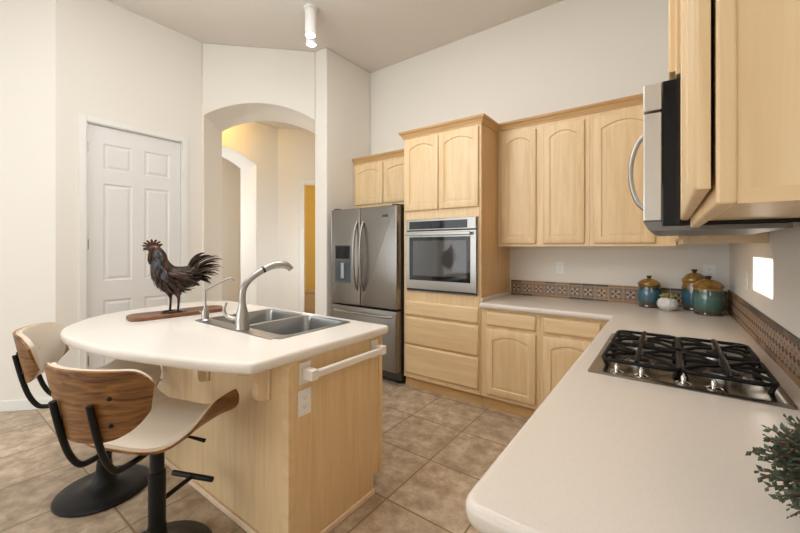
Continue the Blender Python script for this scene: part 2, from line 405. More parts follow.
# door
d_ = struct('door_1', B(), M_white) if False else None
def six_panel(y0, y1, z0, z1, M, th=.035):
    bm = B(); W = y1-y0
    cols = [(y0+.118, y0+.118+.232), (y1-.105-.232, y1-.105)]
    rows = [(.25, .89), (1.075, 1.995), (2.125, 2.372)]
    holes = []
    for a, b in cols:
        for c, e_ in rows: holes.append([(a, c), (b, c), (b, e_), (a, e_)])
    slab(bm, [(y0, z0), (y1, z0), (y1, z1), (y0, z1)], holes, -th, 0, M=M)
    for h in holes:
        a, c = h[0]; b, e_ = h[2]
        R = lambda i, z: [(a+i, c+i, z), (b-i, c+i, z), (b-i, e_-i, z), (a+i, e_-i, z)]
        loft(bm, [R(0, 0), R(.012, -.009), R(.022, -.009), R(.040, -.002), R(.045, -.002)], False, True, M=M)
    return bm
door = struct('door_1', six_panel(dy0, dy1, .01, dzt, frame((XL-.022, 0, 0), (0, 1, 0), (0, 0, 1), (1, 0, 0))), M_white, label='white six panel door in the left wall')
bm = B()
Cz = .055
for a, b, c, e_ in ((dy0-Cz-.012, dy0-.012, 0, dzt+Cz+.012), (dy1+.012, dy1+Cz+.012, 0, dzt+Cz+.012)):
    bx(bm, a, b, c, e_, 0, .016, M=MD)
bx(bm, dy0-.012, dy1+.012, dzt+.012, dzt+Cz+.012, 0, .016, M=MD)
bx(bm, dy0-.0115, dy0-.004, 0, dzt+.0115, -.10, .010, M=MD); bx(bm, dy1+.004, dy1+.0115, 0, dzt+.0115, -.10, .010, M=MD)
bx(bm, dy0-.004, dy1+.004, dzt+.004, dzt+.0115, -.10, .010, M=MD)
struct('trim_1', bm, M_trim, label='white casing round the six panel door', bevel=.004)
for z in (2.25, 1.27, .28):
    pass
for z in (2.32, 1.42, .35):
    bm = B(); tube(bm, [(dy0-.004, z-.05, .006), (dy0-.004, z+.05, .006)], .006, 8, M=frame((XL-.018, 0, 0), (0, 1, 0), (0, 0, 1), (1, 0, 0)))
    bx(bm, dy0-.001, dy0+.012, z-.045, z+.045, 0, .002, M=frame((XL-.022, 0, 0), (0, 1, 0), (0, 0, 1), (1, 0, 0)))
    obj('hinge', bm, M_nickel, door)
bm = B(); lathe(bm, [(0, -.055), (.02, -.055), (.028, -.04), (.02, -.02), (.009, -.015), (.009, -.004), (.03, -.003), (.03, 0)][::-1], 16, M=Matrix.Translation((XL-.021, dy1-.06, .93)) @ Matrix.Rotation(-PI/2, 4, 'Y'))
obj('door_knob', bm, M_nickel, door, smooth=True)

# hall behind the arch
XH = -5.43
MHa = frame((XH, 0, 0), (0, 1, 0), (0, 0, 1), (1, 0, 0))
bm = B()
hw = .68; cy = 3.40-hw; rise = .19; R = (hw*hw+rise*rise)/(2*rise); zs = 2.74
pts = [(.6, 0), (cy-hw, 0), (cy-hw, zs)] + [(cy-hw+2*hw*i/16, zs+rise-R+math.sqrt(R*R-(-hw+2*hw*i/16)**2)) for i in range(1, 16)] + [(cy+hw, zs), (cy+hw, 0), (3.81, 0), (3.81, 3.45), (.6, 3.45)]
slab(bm, pts, [], -.48, 0, M=MHa); struct('wall_hall', bm, M_hall, label='hall wall with a second arched opening', bevel=.01)
MHb = frame((XH, 3.81, 0), (1, 1, 0), (0, 0, 1), (1, -1, 0))
pts = [(-.3, 0), (.44, 0), (.44, 2.50), (1.28, 2.50), (1.28, 0), (2.5, 0), (2.5, 3.45), (-.3, 3.45)]
bm = B(); slab(bm, pts, [], -.12, 0, M=MHb); struct('wall_hall_diagonal', bm, M_hall, label='diagonal hall wall with a doorway')
bm = B()
for a, b, c, e_ in ((.36, .44, 0, 2.58), (1.28, 1.36, 0, 2.58), (.44, 1.28, 2.50, 2.58)): bx(bm, a, b, c, e_, 0, .015, M=MHb)
struct('trim_2', bm, M_trim, label='white casing round the hall doorway', bevel=.003)
struct('wall_closet', box(-1.4, 2.6, 0, 3.45, -1.75, -1.65, M=MHb), M_yel)
struct('wall_side_room', box(-7.3, -7.2, 0.6, 5.6, 0, 3.45), M_hall)
struct('wall_hall_end', box(-7.3, XL-.3, .5, .6, 0, 3.45), M_hall)
struct('wall_hall_far', box(-7.3, -3.5, 5.9, 6.0, 0, 3.45), M_hall)
struct('wall_hall_right', box(-3.68, -3.55, 3.81, 5.9, 0, 3.45), M_hall)
struct('ceiling_hall', prism([(-4.62, 2.46), (-3.9, 3.2), (-3.55, 3.81), (-3.55, 5.9), (-7.3, 5.9), (-7.3, .5), (-4.62, .5)], 3.45, 3.5), M_ceil)
# low wooden console in the far room
t = thing('console_cabinet', 'low wooden console seen through the narrow hall doorway', 'cabinet', tuple(MHb @ Vector((.95, 0, -1.0))), PI/4)
obj('body', box(-.6, .6, -.2, .2, .10, .50), M_crown, t, local=True, bevel=.004)
obj('top', box(-.63, .63, -.22, .22, .50, .53), M_crown, t, local=True, bevel=.004)
for sx in (-1, 1):
    for sy in (-1, 1):
        obj('leg', box(sx*.56-.025, sx*.56+.025, sy*.16-.025, sy*.16+.025, 0, .10), M_crown, t, local=True)
    obj('door', box(.01 if sx > 0 else -.58, .58 if sx > 0 else -.01, -.212, -.20, .13, .47), M_mapled, t, local=True, bevel=.003)

# ------------------------------------------------------------------ cabinets
ZT0, ZT1 = 2.475, 2.54          # crown bottom / top
YF = 2.975                      # base face frame plane, door fronts 2 cm nearer
GAP = .002
def carcass(bm, x0, x1, y0, y1, z0, z1, t=.018):
    bx(bm, x0, x0+t, y0, y1, z0, z1); bx(bm, x1-t, x1, y0, y1, z0, z1)
    bx(bm, x0+t, x1-t, y0, y1, z0, z0+t); bx(bm, x0+t, x1-t, y0, y1, z1-t, z1); bx(bm, x0+t, x1-t, y1-.006, y1, z0+t, z1-t)

yu = 3.36
# oven tower
tx0, tx1 = -2.142, -1.312
tw = thing('oven_cabinet', 'tall maple oven cabinet with two arched doors above and three drawers', 'cabinet', (tx0, YF, 0))
bm = B()
bx(bm, tx0, tx0+.02, YF, YB-.001, .10, ZT0+.03); bx(bm, tx0+.02, tx1-.02, YF+.02, YB-.001, 1.70, ZT0+.03)
bx(bm, tx0+.02, tx1-.02, YF+.02, YB-.001, .10, .93)
bx(bm, tx0+.02, tx1-.02, YF+.05, YB-.02, 0, .10)
# face frame
for a, b, c, e_ in ((tx0+.02, tx0+.045, .10, ZT0+.03), (tx1-.045, tx1-.02, .10, ZT0+.03), (tx0+.045, tx1-.045, .10, .96), (tx0+.045, tx1-.045, 1.665, ZT0+.03)):
    bx(bm, a, b, YF, YF+.02, c, e_)
obj('body', bm, M_maple, tw)
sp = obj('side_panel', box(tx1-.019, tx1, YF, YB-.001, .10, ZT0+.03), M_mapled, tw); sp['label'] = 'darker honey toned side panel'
FB = F_back(YF)
xm = -1.737
obj('door', door_bm(tx0+.022, xm-.004, 1.75, 2.452, FB), M_maple, tw, smooth=True)
obj('door', door_bm(xm+.004, tx1-.024, 1.75, 2.452, FB), M_maple, tw, smooth=True)
for a, b in ((.722, .862), (.438, .70), (.145, .422)):
    obj('drawer', drawer_bm(tx0+.022, tx1-.024, a, b, FB), M_mapleh, tw, smooth=True)
obj('toe_kick', box(tx0+.001, tx1-.001, YF+.03, YF+.05, 0, .10), M_crown, tw)
obj('crown', sweep(B(), [(tx0, yu-.055), (tx0, YF), (tx1, YF), (tx1, yu-.055)], [(o, z) for o, z in crown_prof(ZT0, ZT1)]), M_crown, tw)

# over fridge cabinet
fx0, fx1 = -3.195, -2.150
yu = 3.36
oc = thing('fridge_top_cabinet', 'short maple wall cabinet with two arched doors above the refrigerator', 'cabinet', (fx0, yu, 1.9))
bm = B(); bx(bm, fx0, fx1, yu, YB-.001, 1.885, ZT0+.02); obj('body', bm, M_maple, oc)
FU = F_back(yu)
obj('door', door_bm(fx0+.02, -2.722, 1.915, 2.40, FU, arch=.035, fr=.06), M_maple, oc, smooth=True)
obj('door', door_bm(-2.708, fx1-.02, 1.915, 2.40, FU, arch=.035, fr=.06), M_maple, oc, smooth=True)
obj('crown', sweep(B(), [(fx0, yu), (fx1, yu)], crown_prof(ZT0-.045, ZT1-.04)), M_crown, oc)

# back wall upper cabinets
def upper_back(x0, x1, doors, label):
    t = thing('wall_cabinet', label, 'cabinet', (x0, yu, 1.405), group=None)
    obj('body', box(x0, x1, yu, YB-.001, 1.405, ZT0+.02), M_maple, t)
    for a, b in doors: obj('door', door_bm(a, b, 1.425, 2.455, FU), M_maple, t, smooth=True)
    obj('bottom_edge', box(x0, x1, yu-.004, yu, 1.400, 1.418), M_mapleh, t)
    return t
upper_back(-1.310, -.525, [(-1.275, -.955), (-.892, -.562)], 'maple wall cabinet with two narrow arched doors, next to the oven cabinet')
upper_back(-.523, .046, [(-.492, -.080)], 'maple wall cabinet with one wide arched door in the corner by the microwave')
cm = obj('crown_moulding', sweep(B(), [(-1.309, yu-.001), (.045, yu-.001)], crown_prof(ZT0+.02, ZT1+.02)), M_crown)
tag(cm, 'honey coloured crown moulding along the top of the back wall cabinets', 'moulding')

# right wall upper cabinets
xu = 0.059
def upper_right(y0, y1, z0, z1, xf, doors, label, arch=.045, recess=True):
    t = thing('wall_cabinet', label, 'cabinet', (xf, y0, z0))
    bm = B()
    bx(bm, xf+.024, XR-.001, y0+.004, y1-.0, z0+.022, z1)
    obj('body', bm, M_maple, t)
    bm = B(); bx(bm, xf, xf+.024, y0, y1, z0, z1)
    obj('face_frame', bm, M_maple, t, bevel=.004)
    bm = B(); bx(bm, xf+.024, XR-.001, y0+.004, y0+.018, z0, z0+.022); obj('bottom_rail', bm, M_mapleh, t)
    FR = F_right(xf-(.006 if y0 < 1 else 0))
    for a, b, c, e_ in doors: obj('door', door_bm(-b, -a, c, e_, FR, arch=arch), M_maple, t, smooth=True)
    return t
upper_right(.735, 1.565, 1.456, ZT1, xu, [(.742, 1.145, 1.482, 2.50), (1.152, 1.555, 1.482, 2.50)], 'near right hand maple wall cabinet, its bare side panel facing the room')
upper_right(1.57, 2.33, 1.985, ZT1, .020, [(1.577, 1.945, 2.0, 2.50), (1.952, 2.322, 2.0, 2.50)], 'short maple cabinet directly above the microwave', arch=.03)
upper_right(2.335, 3.355, 1.410, ZT1, xu, [(2.35, 2.83, 1.435, 2.50), (2.84, 3.32, 1.435, 2.50)], 'maple wall cabinet between the microwave and the back corner')

# base cabinets on the back wall
def base_back(x0, x1, doors, label, zt=.868):
    t = thing('base_cabinet', label, 'cabinet', (x0, YF, 0))
    bm = B(); bx(bm, x0, x1, YF, YB-.001, .10, zt); bx(bm, x0, x1, YF+.052, YB-.02, 0, .10); obj('body', bm, M_maple, t)
    for a, b in doors:
        obj('drawer', drawer_bm(a, b, .722, .842, FB), M_mapleh, t, smooth=True)
        obj('door', door_bm(a, b, .135, .695, FB, arch=.04), M_maple, t, smooth=True)
    obj('toe_kick', box(x0, x1, YF+.03, YF+.052, 0, .10), M_crown, t)
base_back(-1.310, -.818, [(-1.262, -.848)], 'maple base cabinet with drawer and arched door, beside the oven cabinet')
base_back(-.816, -.292, [(-.788, -.392)], 'maple base cabinet with drawer and arched door, partly behind the right hand worktop')
# right run base
xb = -.275
def base_right(y0, y1, doors, label, end=False, open_top=False):
    t = thing('base_cabinet', label, 'cabinet', (xb, y0, 0))
    bm = B(); zt = .868
    carcass(bm, xb, XR-.001, y0, y1, .10, zt-.0) if not open_top else None
    if open_top:
        bx(bm, xb, xb+.018, y0, y1, .10, zt); bx(bm, xb+.018, XR-.001, y0, y0+.018, .10, zt); bx(bm, xb+.018, XR-.001, y1-.018, y1, .10, zt); bx(bm, xb+.018, XR-.001, y0+.018, y1-.018, .10, .118)
    obj('body', bm, M_maple, t)
    obj('toe_kick', box(xb+.05, xb+.07, y0, y1, 0, .10), M_crown, t)
    obj('plinth', box(xb+.07, XR-.02, y0, y1, 0, .10), M_crown, t)
    FR = F_right(xb)
    for a, b in doors:
        obj('drawer', drawer_bm(-b, -a, .722, .842, FR), M_mapley, t, smooth=True)
        obj('door', door_bm(-b, -a, .135, .695, FR, arch=.04), M_maple, t, smooth=True)
base_right(.665, 1.50, [(.69, 1.075), (1.09, 1.475)], 'maple base cabinet under the near end of the right hand worktop')
base_right(1.502, 2.455, [(1.53, 1.97), (1.985, 2.43)], 'maple base cabinet underneath the gas cooktop', open_top=True)
base_right(2.457, 2.972, [(2.48, 2.90)], 'maple base cabinet between the cooktop and the inside corner')

# L shaped worktop
cz0, cz1 = .869, .914
EDGE = lambda a, b: [(.010, a), (.002, a+.008), (0, a+.018), (0, b-.016), (.003, b-.007), (.010, b-.001), (.018, b)]
xe = -.319
def arcpts(cx, cy, r, a0, a1, k=6): return [(cx+r*math.cos(a0+(a1-a0)*i/k), cy+r*math.sin(a0+(a1-a0)*i/k)) for i in range(k+1)]
out = arcpts(xe+.045, .614+.045, .045, PI, 1.5*PI) + [(XR-.001, .614), (XR-.001, YB-.001), (tx1+.001, YB-.001), (tx1+.001, 2.935), (xe, 2.935)]
hole = [(-.19, 1.60), (.25, 1.60), (.25, 2.37), (-.19, 2.37)]
bm = B(); slab(bm, out, [hole], cz0, cz1, edge=EDGE(cz0, cz1))
ct = obj('worktop', bm, M_counter, smooth=True)
tag(ct, 'L shaped cream solid surface worktop along the back and right walls', 'worktop')
sp = obj('side_splash', box(tx1+.001, tx1+.016, 2.96, YB-.012, cz1, cz1+.035), M_counter, bevel=.004)
tag(sp, 'low cream upstand on the worktop against the oven cabinet', 'upstand')

# tile backsplashes
TC = [mat('tile tan', (0.36, 0.235, 0.145), .4), mat('tile taupe', (0.27, 0.19, 0.135), .4), mat('tile rose brown', (0.33, 0.20, 0.13), .4),
      mat('slate strip', (0.075, 0.06, 0.055), .4), mat('tile brown strip', (0.17, 0.095, 0.05), .4), mat('tile motif pale', (0.50, 0.39, 0.29), .45), mat('tile motif dark', (0.04, 0.03, 0.028), .45), M_grout,
      mat('honey strip', (0.36, 0.20, 0.085), .4)]
def dia(bm, cx, cy, rx, ry, z, M, mi):
    vs = [bm.verts.new(M @ Vector(p)) for p in ((cx-rx, cy, z), (cx, cy-ry, z), (cx+rx, cy, z), (cx, cy+ry, z))]
    ws = [bm.verts.new(M @ Vector((p[0], p[1], z-.002))) for p in ((cx-rx, cy, z), (cx, cy-ry, z), (cx+rx, cy, z), (cx, cy+ry, z))]
    bm.faces.new(vs).material_index = mi
    for i in range(4): bm.faces.new((vs[i], vs[(i+1) % 4], ws[(i+1) % 4], ws[i])).material_index = mi
def petal(bm, cx, cy, a, l, w_, z, M, mi):
    d = Vector((math.cos(a), math.sin(a))); n = Vector((-d.y, d.x))
    pts = [Vector((cx, cy))+d*l*.12, Vector((cx, cy))+d*l*.55-n*w_, Vector((cx, cy))+d*l, Vector((cx, cy))+d*l*.55+n*w_]
    vs = [bm.verts.new(M @ Vector((p.x, p.y, z))) for p in pts]; bm.faces.new(vs).material_index = mi
rnd = random.Random(3)
MB_ = F_back(YB-.001)
bm = B(); bx(bm, tx1+.017, XR-.013, cz1, 1.060, 0, .006, M=MB_, mi=7)
x = tx1+.018; Tl = .109
while x < XR-.02:
    x2 = min(x+Tl-.003, XR-.014)
    s = rnd.choice([3, 4, 3, 8]); bx(bm, x, x2, 1.042, 1.060, .002, .010, M=MB_, mi=s)
    bx(bm, x, x2, .932, 1.039, .002, .009, M=MB_, mi=rnd.choice([0, 1, 2, 1]))
    bx(bm, x, x2, cz1, .929, .002, .010, M=MB_, mi=rnd.choice([3, 8, 4, 8]))
    if x2-x > .09:
        cx = (x+x2)/2; cy = .985
        for k in range(4): petal(bm, cx, cy, PI/4+k*PI/2, .046, .010, .0096, MB_, 5)
        for k in range(4): petal(bm, cx, cy, k*PI/2, .038, .008, .0094, MB_, 6)
        dia(bm, cx, cy, .008, .008, .0102, MB_, 5)
        for k in range(4):
            a = PI/4+k*PI/2; dia(bm, cx+.05*math.cos(a)*1.0, cy+.05*math.sin(a), .006, .006, .0100, MB_, 6)
    x += Tl
tag(obj('tile_backsplash', bm, TC), 'strip of patterned brown tiles along the back wall', 'backsplash')
MR_ = F_right(XR-.001)
bm = B(); bx(bm, -(YB-.013), -.64, cz1, 1.072, 0, .006, M=MR_, mi=7)
y = .641
while y < YB-.03:
    y2 = min(y+.104, YB-.014)
    bx(bm, -y2, -y, 1.050, 1.072, .002, .010, M=MR_, mi=rnd.choice([3, 4, 8, 3, 4]))
    bx(bm, -y2, -y, cz1, .938, .002, .010, M=MR_, mi=rnd.choice([8, 8, 4, 8, 0]))
    y += .107
y = .641
while y < YB-.07:
    for r_ in (0, 1):
        c = rnd.choice([0, 1, 2, 2]); zz = .941+r_*.0545
        bx(bm, -(y+.051), -y, zz, zz+.0515, .002, .009, M=MR_, mi=c)
        cx = -(y+.0255); cy = zz+.0258
        dia(bm, cx, cy, .019, .019, .0096, MR_, 5); dia(bm, cx, cy, .014, .014, .0100, MR_, c)
        dia(bm, cx, cy, .006, .006, .0104, MR_, 6)
        for sx in (-1, 1):
            for sy in (-1, 1): dia(bm, cx+sx*.021, cy+sy*.021, .005, .005, .0098, MR_, 6)
    y += .0535
tag(obj('tile_backsplash', bm, TC), 'strip of small diamond mosaic tiles along the right wall', 'backsplash')

# ------------------------------------------------------------------ wall oven
ov = thing('wall_oven', 'stainless built-in wall oven with dark glass door in the oven cabinet', 'oven', (-1.727, YF, .96))
ox0, ox1 = -2.085, -1.352
obj('body', box(tx0+.047, tx1-.047, YF+.021, 3.55, .962, 1.662), M_blackp, ov)
Fo = F_back(YF-.001)
obj('frame', box(ox0-.012, ox1+.012, .965, 1.665, 0, .012, M=Fo), M_steel, ov, bevel=.002)
bm = B(); bx(bm, ox0-.006, ox1+.006, 1.555, 1.662, .012, .038, M=Fo); obj('control_panel', bm, M_steel, ov, bevel=.004)
obj('touch_panel', box(ox0+.035, ox1-.075, 1.566, 1.640, .0381, .0405, M=Fo), M_blackg, ov)
dp = obj('display', box(-1.795, -1.70, 1.585, 1.628, .0406, .0415, M=Fo), mat('dark display', (0.006, 0.008, 0.012), .1), ov)
obj('seam', box(ox0-.006, ox1+.006, 1.545, 1.555, .012, .025, M=Fo), M_seam, ov)
bm = B()
slab(bm, [(ox0-.006, .995), (ox1+.006, .995), (ox1+.006, 1.545), (ox0-.006, 1.545)], [[(ox0+.035, 1.075), (ox1-.045, 1.075), (ox1-.045, 1.49), (ox0+.035, 1.49)]], .012, .038, M=Fo)
dr = obj('door', bm, M_steel, ov)
obj('window', box(ox0+.036, ox1-.046, 1.076, 1.489, .018, .036, M=Fo), M_blackg, dr)
obj('inner_window', box(ox0+.075, ox1-.085, 1.12, 1.455, .0361, .0366, M=Fo), M_glassd, dr)
bm = B(); hz_ = 1.517
bx(bm, ox0+.01, ox1-.03, hz_-.014, hz_+.014, .064, .082, M=Fo)
bx(bm, ox0+.02, ox0+.045, hz_-.010, hz_+.010, .038, .065, M=Fo); bx(bm, ox1-.065, ox1-.04, hz_-.010, hz_+.010, .038, .065, M=Fo)
obj('handle', bm, M_steel, dr, bevel=.005)
obj('badge', box(-1.76, -1.67, 1.022, 1.030, .0381, .0386, M=Fo), mat('engraved grey', (0.35, 0.34, 0.33), .4, .8), dr)
obj('bottom_vent', box(ox0-.006, ox1+.006, .972, .988, .012, .020, M=Fo), M_seam, ov)

# ------------------------------------------------------------------ refrigerator
rf = thing('refrigerator', 'stainless french door refrigerator with water dispenser and bottom freezer', 'refrigerator', (-2.63, 3.2, 0))
rx0, rx1, ry = -3.105, -2.165, 2.875
obj('body', box(rx0+.005, rx1-.004, ry+.085, 3.64, .045, 1.795), M_fside, rf, bevel=.004)
Fr = F_back(ry+.08)
def rdoor(x0, x1, z0, z1, name, th=.075):
    bm = B(); n = 16; loops = []
    def lp(i, z): return [(a, b, z) for a, b in rrect(x0+i, x1-i, z0+i, z1-i, .012, 4)]
    loft(bm, [lp(0, 0), lp(0, th-.012), lp(.004, th-.003), lp(.012, th)], M=Fr)
    return obj(name, bm, M_fsteel, rf, smooth=True)
xs = -2.655
dl = rdoor(rx0, xs-.003, .765, 1.815, 'door'); drr = rdoor(xs+.003, rx1, .765, 1.815, 'door')
fz = rdoor(rx0, rx1, .135, .752, 'freezer_drawer')
obj('kick_grille', box(rx0+.01, rx1-.01, ry+.09, ry+.12, .03, .13), M_blackp, rf)
def bow(x, z0, z1, par, out=.06):
    bm = B(); pts = []
    for i in range(15):
        t = i/14; pts.append((x, z0+(z1-z0)*t, .073+out*math.sin(PI*t)**.55))
    tube(bm, pts, .013, 10, M=Fr, flat=1.0); return obj('handle', bm, M_steel, par, smooth=True)
bow(-2.700, .93, 1.665, dl); bow(-2.608, .93, 1.665, drr)
bm = B(); pts = [(rx0+.06+(rx1-rx0-.12)*i/16, .69+.0*i, .073+.045*math.sin(PI*i/16)**.4) for i in range(17)]
tube(bm, pts, .013, 10, M=Fr); obj('handle', bm, M_steel, fz, smooth=True)
dsp = obj('dispenser', box(-3.035, -2.79, 1.0, 1.415, .0755, .079, M=Fr), mat('dispenser grey', (0.16, 0.16, 0.165), .25, .6), rf, bevel=.002)
obj('control_display', box(-3.018, -2.807, 1.265, 1.405, .0791, .081, M=Fr), M_blackg, dsp)
obj('alcove', box(-3.018, -2.807, 1.02, 1.235, .0791, .080, M=Fr), mat('alcove grey', (0.05, 0.07, 0.085), .2), dsp)
obj('paddle', box(-2.93, -2.885, 1.05, 1.22, .0801, .090, M=Fr), mat('pale grey plastic', (.35, .38, .40), .3), dsp)
obj('badge', box(-2.35, -2.275, 1.700, 1.725, .0755, .0785, M=Fr), mat('dark badge', (0.08, 0.08, 0.08), .3, .8), drr, bevel=.003)
for x in (rx0+.06, rx1-.07):
    bm = B(); tube(bm, [(x-.025, ry+.13, .03), (x+.025, ry+.13, .03)], .030, 16); obj('caster', bm, M_blackp, rf, smooth=True)
for x in (rx0+.02, rx1-.08): obj('hinge_cover', box(x, x+.06, ry+.03, ry+.14, 1.815, 1.83), M_fside, rf, bevel=.003)

# ------------------------------------------------------------------ microwave
mw = thing('microwave', 'stainless over-range microwave with black sides hanging under a maple cabinet', 'microwave', (.15, 1.95, 1.43))
my0, my1, mz0, mz1 = 1.572, 2.328, 1.465, 1.972
obj('body', box(-.018, XR-.001, my0, my1, mz0, mz1), M_blackg, mw, bevel=.003)
obj('door', box(-.073, -.019, my0+.001, my1-.18, mz0+.02, 1.868), mat('bright stainless', (.72, .71, .69), .3, .85), mw, bevel=.004)
obj('door_window', box(-.0745, -.073, my0+.07, my1-.24, mz0+.08, 1.82), M_blackg, mw)
obj('control_panel', box(-.073, -.019, my1-.178, my1-.001, mz0+.02, 1.868), M_blackg, mw, bevel=.003)
obj('vent_grille', box(-.073, -.019, my0+.001, my1-.001, 1.876, mz1), mat('bright stainless top', (.72, .71, .69), .3, .85), mw, bevel=.004)
bm = B(); pts = [(-.07-.044*math.sin(PI*i/14)**.6, my0+.035, 1.53+.27*i/14) for i in range(15)]
tube(bm, pts, .0085, 10); obj('handle', bm, M_steel, mw, smooth=True)
bm = B()
prof = [(-.073, mz0+.018), (-.060, mz0-.008), (-.04, mz0-.016), (.30, mz0-.016), (.30, mz0-.001), (-.018, mz0-.001), (-.019, mz0+.018)]
loft(bm, [[(a, y, b) for a, b in prof] for y in (my0+.001, my1-.001)]); obj('bottom_vent', bm, mat('grey vent', (.20, .20, .20), .4, .7), mw)

# ------------------------------------------------------------------ gas cooktop
ck = thing('gas_cooktop', 'stainless gas cooktop with black cast iron grates on the right hand worktop', 'cooktop', (.03, 1.985, cz1))
kx0, kx1, ky0, ky1 = -.250, .308, 1.545, 2.305
bm = B(); R_ = lambda i, z: [(a, b, z) for a, b in rrect(kx0+i, kx1-i, ky0+i, ky1-i, .012, 3)]
loft(bm, [R_(0, cz1+.0005), R_(0, cz1+.004), R_(.010, cz1+.009), R_(.022, cz1+.006), R_(.03, cz1+.006)]); obj('hob_plate', bm, brushed('dark reflective hob steel', (.30, .28, .26), .22), ck, smooth=True)
zt = cz1+.006
burn = [(.165, 1.77, .045), (-.095, 1.77, .036), (.165, 2.06, .036), (-.095, 2.06, .045)]
for (a, b, r) in burn:
    bm = B(); lathe(bm, [(r+.018, zt), (r+.016, zt+.004), (r+.004, zt+.006), (r+.002, zt+.016), (0, zt+.016)], 24, cx=a, cy=b)
    bu = obj('burner', bm, M_nickel, ck, smooth=True)
    bm = B(); lathe(bm, [(r, zt+.0161), (r, zt+.022), (r-.006, zt+.026), (0, zt+.026)], 24, cx=a, cy=b); obj('burner_cap', bm, M_burner, bu, smooth=True)
def bar(bm, p, q, w_=.010, h=.012):
    p = Vector(p); q = Vector(q); d = (q-p).normalized(); n = d.cross(Vector((0, 0, 1))).normalized()*w_/2; u = Vector((0, 0, 1))*h/2
    loft(bm, [[p-n-u, p+n-u, p+n+u, p-n+u], [q-n-u, q+n-u, q+n+u, q-n+u]])
gz = zt+.036
def grate(y0, y1, x0, x1, c):
    bm = B()
    loop = [(a, b, gz) for a, b in rrect(x0, x1, y0, y1, .035, 4)]; loop.append(loop[0])
    tube(bm, loop, .0075, 8, cap=False)
    for x in (x0, x1):
        for y in (y0+.04, y1-.04): tube(bm, [(x, y, gz), (x+(.012 if x == x0 else -.012), y, zt+.0008)], .0075, 8)
    C = Vector((c[0], c[1], gz+.003))
    for k in range(8):
        a = PI/8*0+k*PI/4; d = Vector((math.cos(a), math.sin(a), 0)); p = C+d*.026
        q = C+d*.19; sc_x = min(1, abs((x1-C.x if d.x > 0 else C.x-x0)/(d.x*.19)) if abs(d.x) > .01 else 1); sc_y = min(1, abs((y1-C.y if d.y > 0 else C.y-y0)/(d.y*.19)) if abs(d.y) > .01 else 1)
        q = C+d*.19*min(sc_x, sc_y); q.z = gz
        m_ = (p+q)/2; m_.z += .006
        tube(bm, [p, m_, q], [.0055, .0065, .0075], 8)
    # proud arched bar running away from the viewer
    pts = [(c[0], y0+(y1-y0)*i/12, gz+.004+.014*math.sin(PI*i/12)**.7) for i in range(13)]
    tube(bm, pts, .009, 8)
    obj('grate', bm, M_cast, ck, smooth=True)
gy0, gym, gy1 = 1.612, 1.917, 2.205
for (a, b) in ((-.208, .030), (.040, .278)):
    cx = (a+b)/2
    for c_, d_y in ((gy0, gym-.004), (gym+.004, gy1)): grate(c_, d_y, a, b, (-.095 if a < -.1 else .165, 1.77 if c_ == gy0 else 2.06))
for x in (-.158, -.080, .042, .122):
    y = 1.598
    bm = B(); lathe(bm, [(.024, zt+.0005), (.024, zt+.003), (.018, zt+.005), (.009, zt+.008), (.0085, zt+.024), (.007, zt+.026), (0, zt+.026)], 20, cx=x, cy=y)
    bx(bm, x-.003, x+.003, y-.009, y+.009, zt+.024, zt+.034)
    obj('knob', bm, M_chrome, ck, smooth=True)

# ------------------------------------------------------------------ island
iz0, iz1 = .888, .935
isl = thing('island_cabinet', 'maple island cabinet with plain panels, corbels and a light base moulding', 'island', (-2.0, 1.3, 0))
ix0, ix1, iy0, iy1 = -2.68, -1.345, 1.0, 1.645
obj('front_panel', box(ix0, ix1-.02, iy0, iy0+.018, 0, iz0-.003), M_maple, isl)
obj('corner_post', box(ix1-.04, ix1+.004, iy0-.006, iy0+.03, 0, iz0-.003), M_crown if False else M_mapleh, isl, bevel=.003)
bm = B(); pts = [(iy0+.03, 0), (iy1-.075, 0), (iy1-.075, .10), (iy1, .10), (iy1, iz0-.003), (iy0+.03, iz0-.003)]
slab(bm, pts, [], -.018, 0, M=F_plusx(ix1)); obj('end_panel', bm, M_maple, isl)
obj('end_edge', box(ix1+.0, ix1+.004, iy1-.03, iy1, .10, iz0-.003), M_maple, isl)
obj('left_panel', box(ix0-.0, ix0+.018, iy0+.018, iy1-.02, 0, iz0-.003), M_maple, isl)
obj('toe_kick', box(ix0+.02, ix1-.018, iy1-.09, iy1-.075, 0, .10), M_crown, isl)
bm = B(); Fy = F_plusy(iy1-.02)
slab(bm, [(-ix1+.018, .10), (-ix0, .10), (-ix0, iz0-.003), (-ix1+.018, iz0-.003)], [], 0, .018, M=Fy); obj('rear_panel', bm, M_maple, isl)
for k in range(3):
    a = -ix1+.03+k*.435; obj('door', door_bm(a, a+.42, .12, .86, F_plusy(iy1-.002), th=.018), M_maple, isl, smooth=True)
bm = B(); bx(bm, ix0, ix1+.016, iy0-.016, iy0-.001, 0, .03); obj('base_shoe', bm, M_pale, isl, bevel=.005)
bm = B(); bx(bm, ix1+.0005, ix1+.016, iy0-.001, iy1-.075, 0, .03); obj('base_shoe', bm, M_pale, isl, bevel=.005)
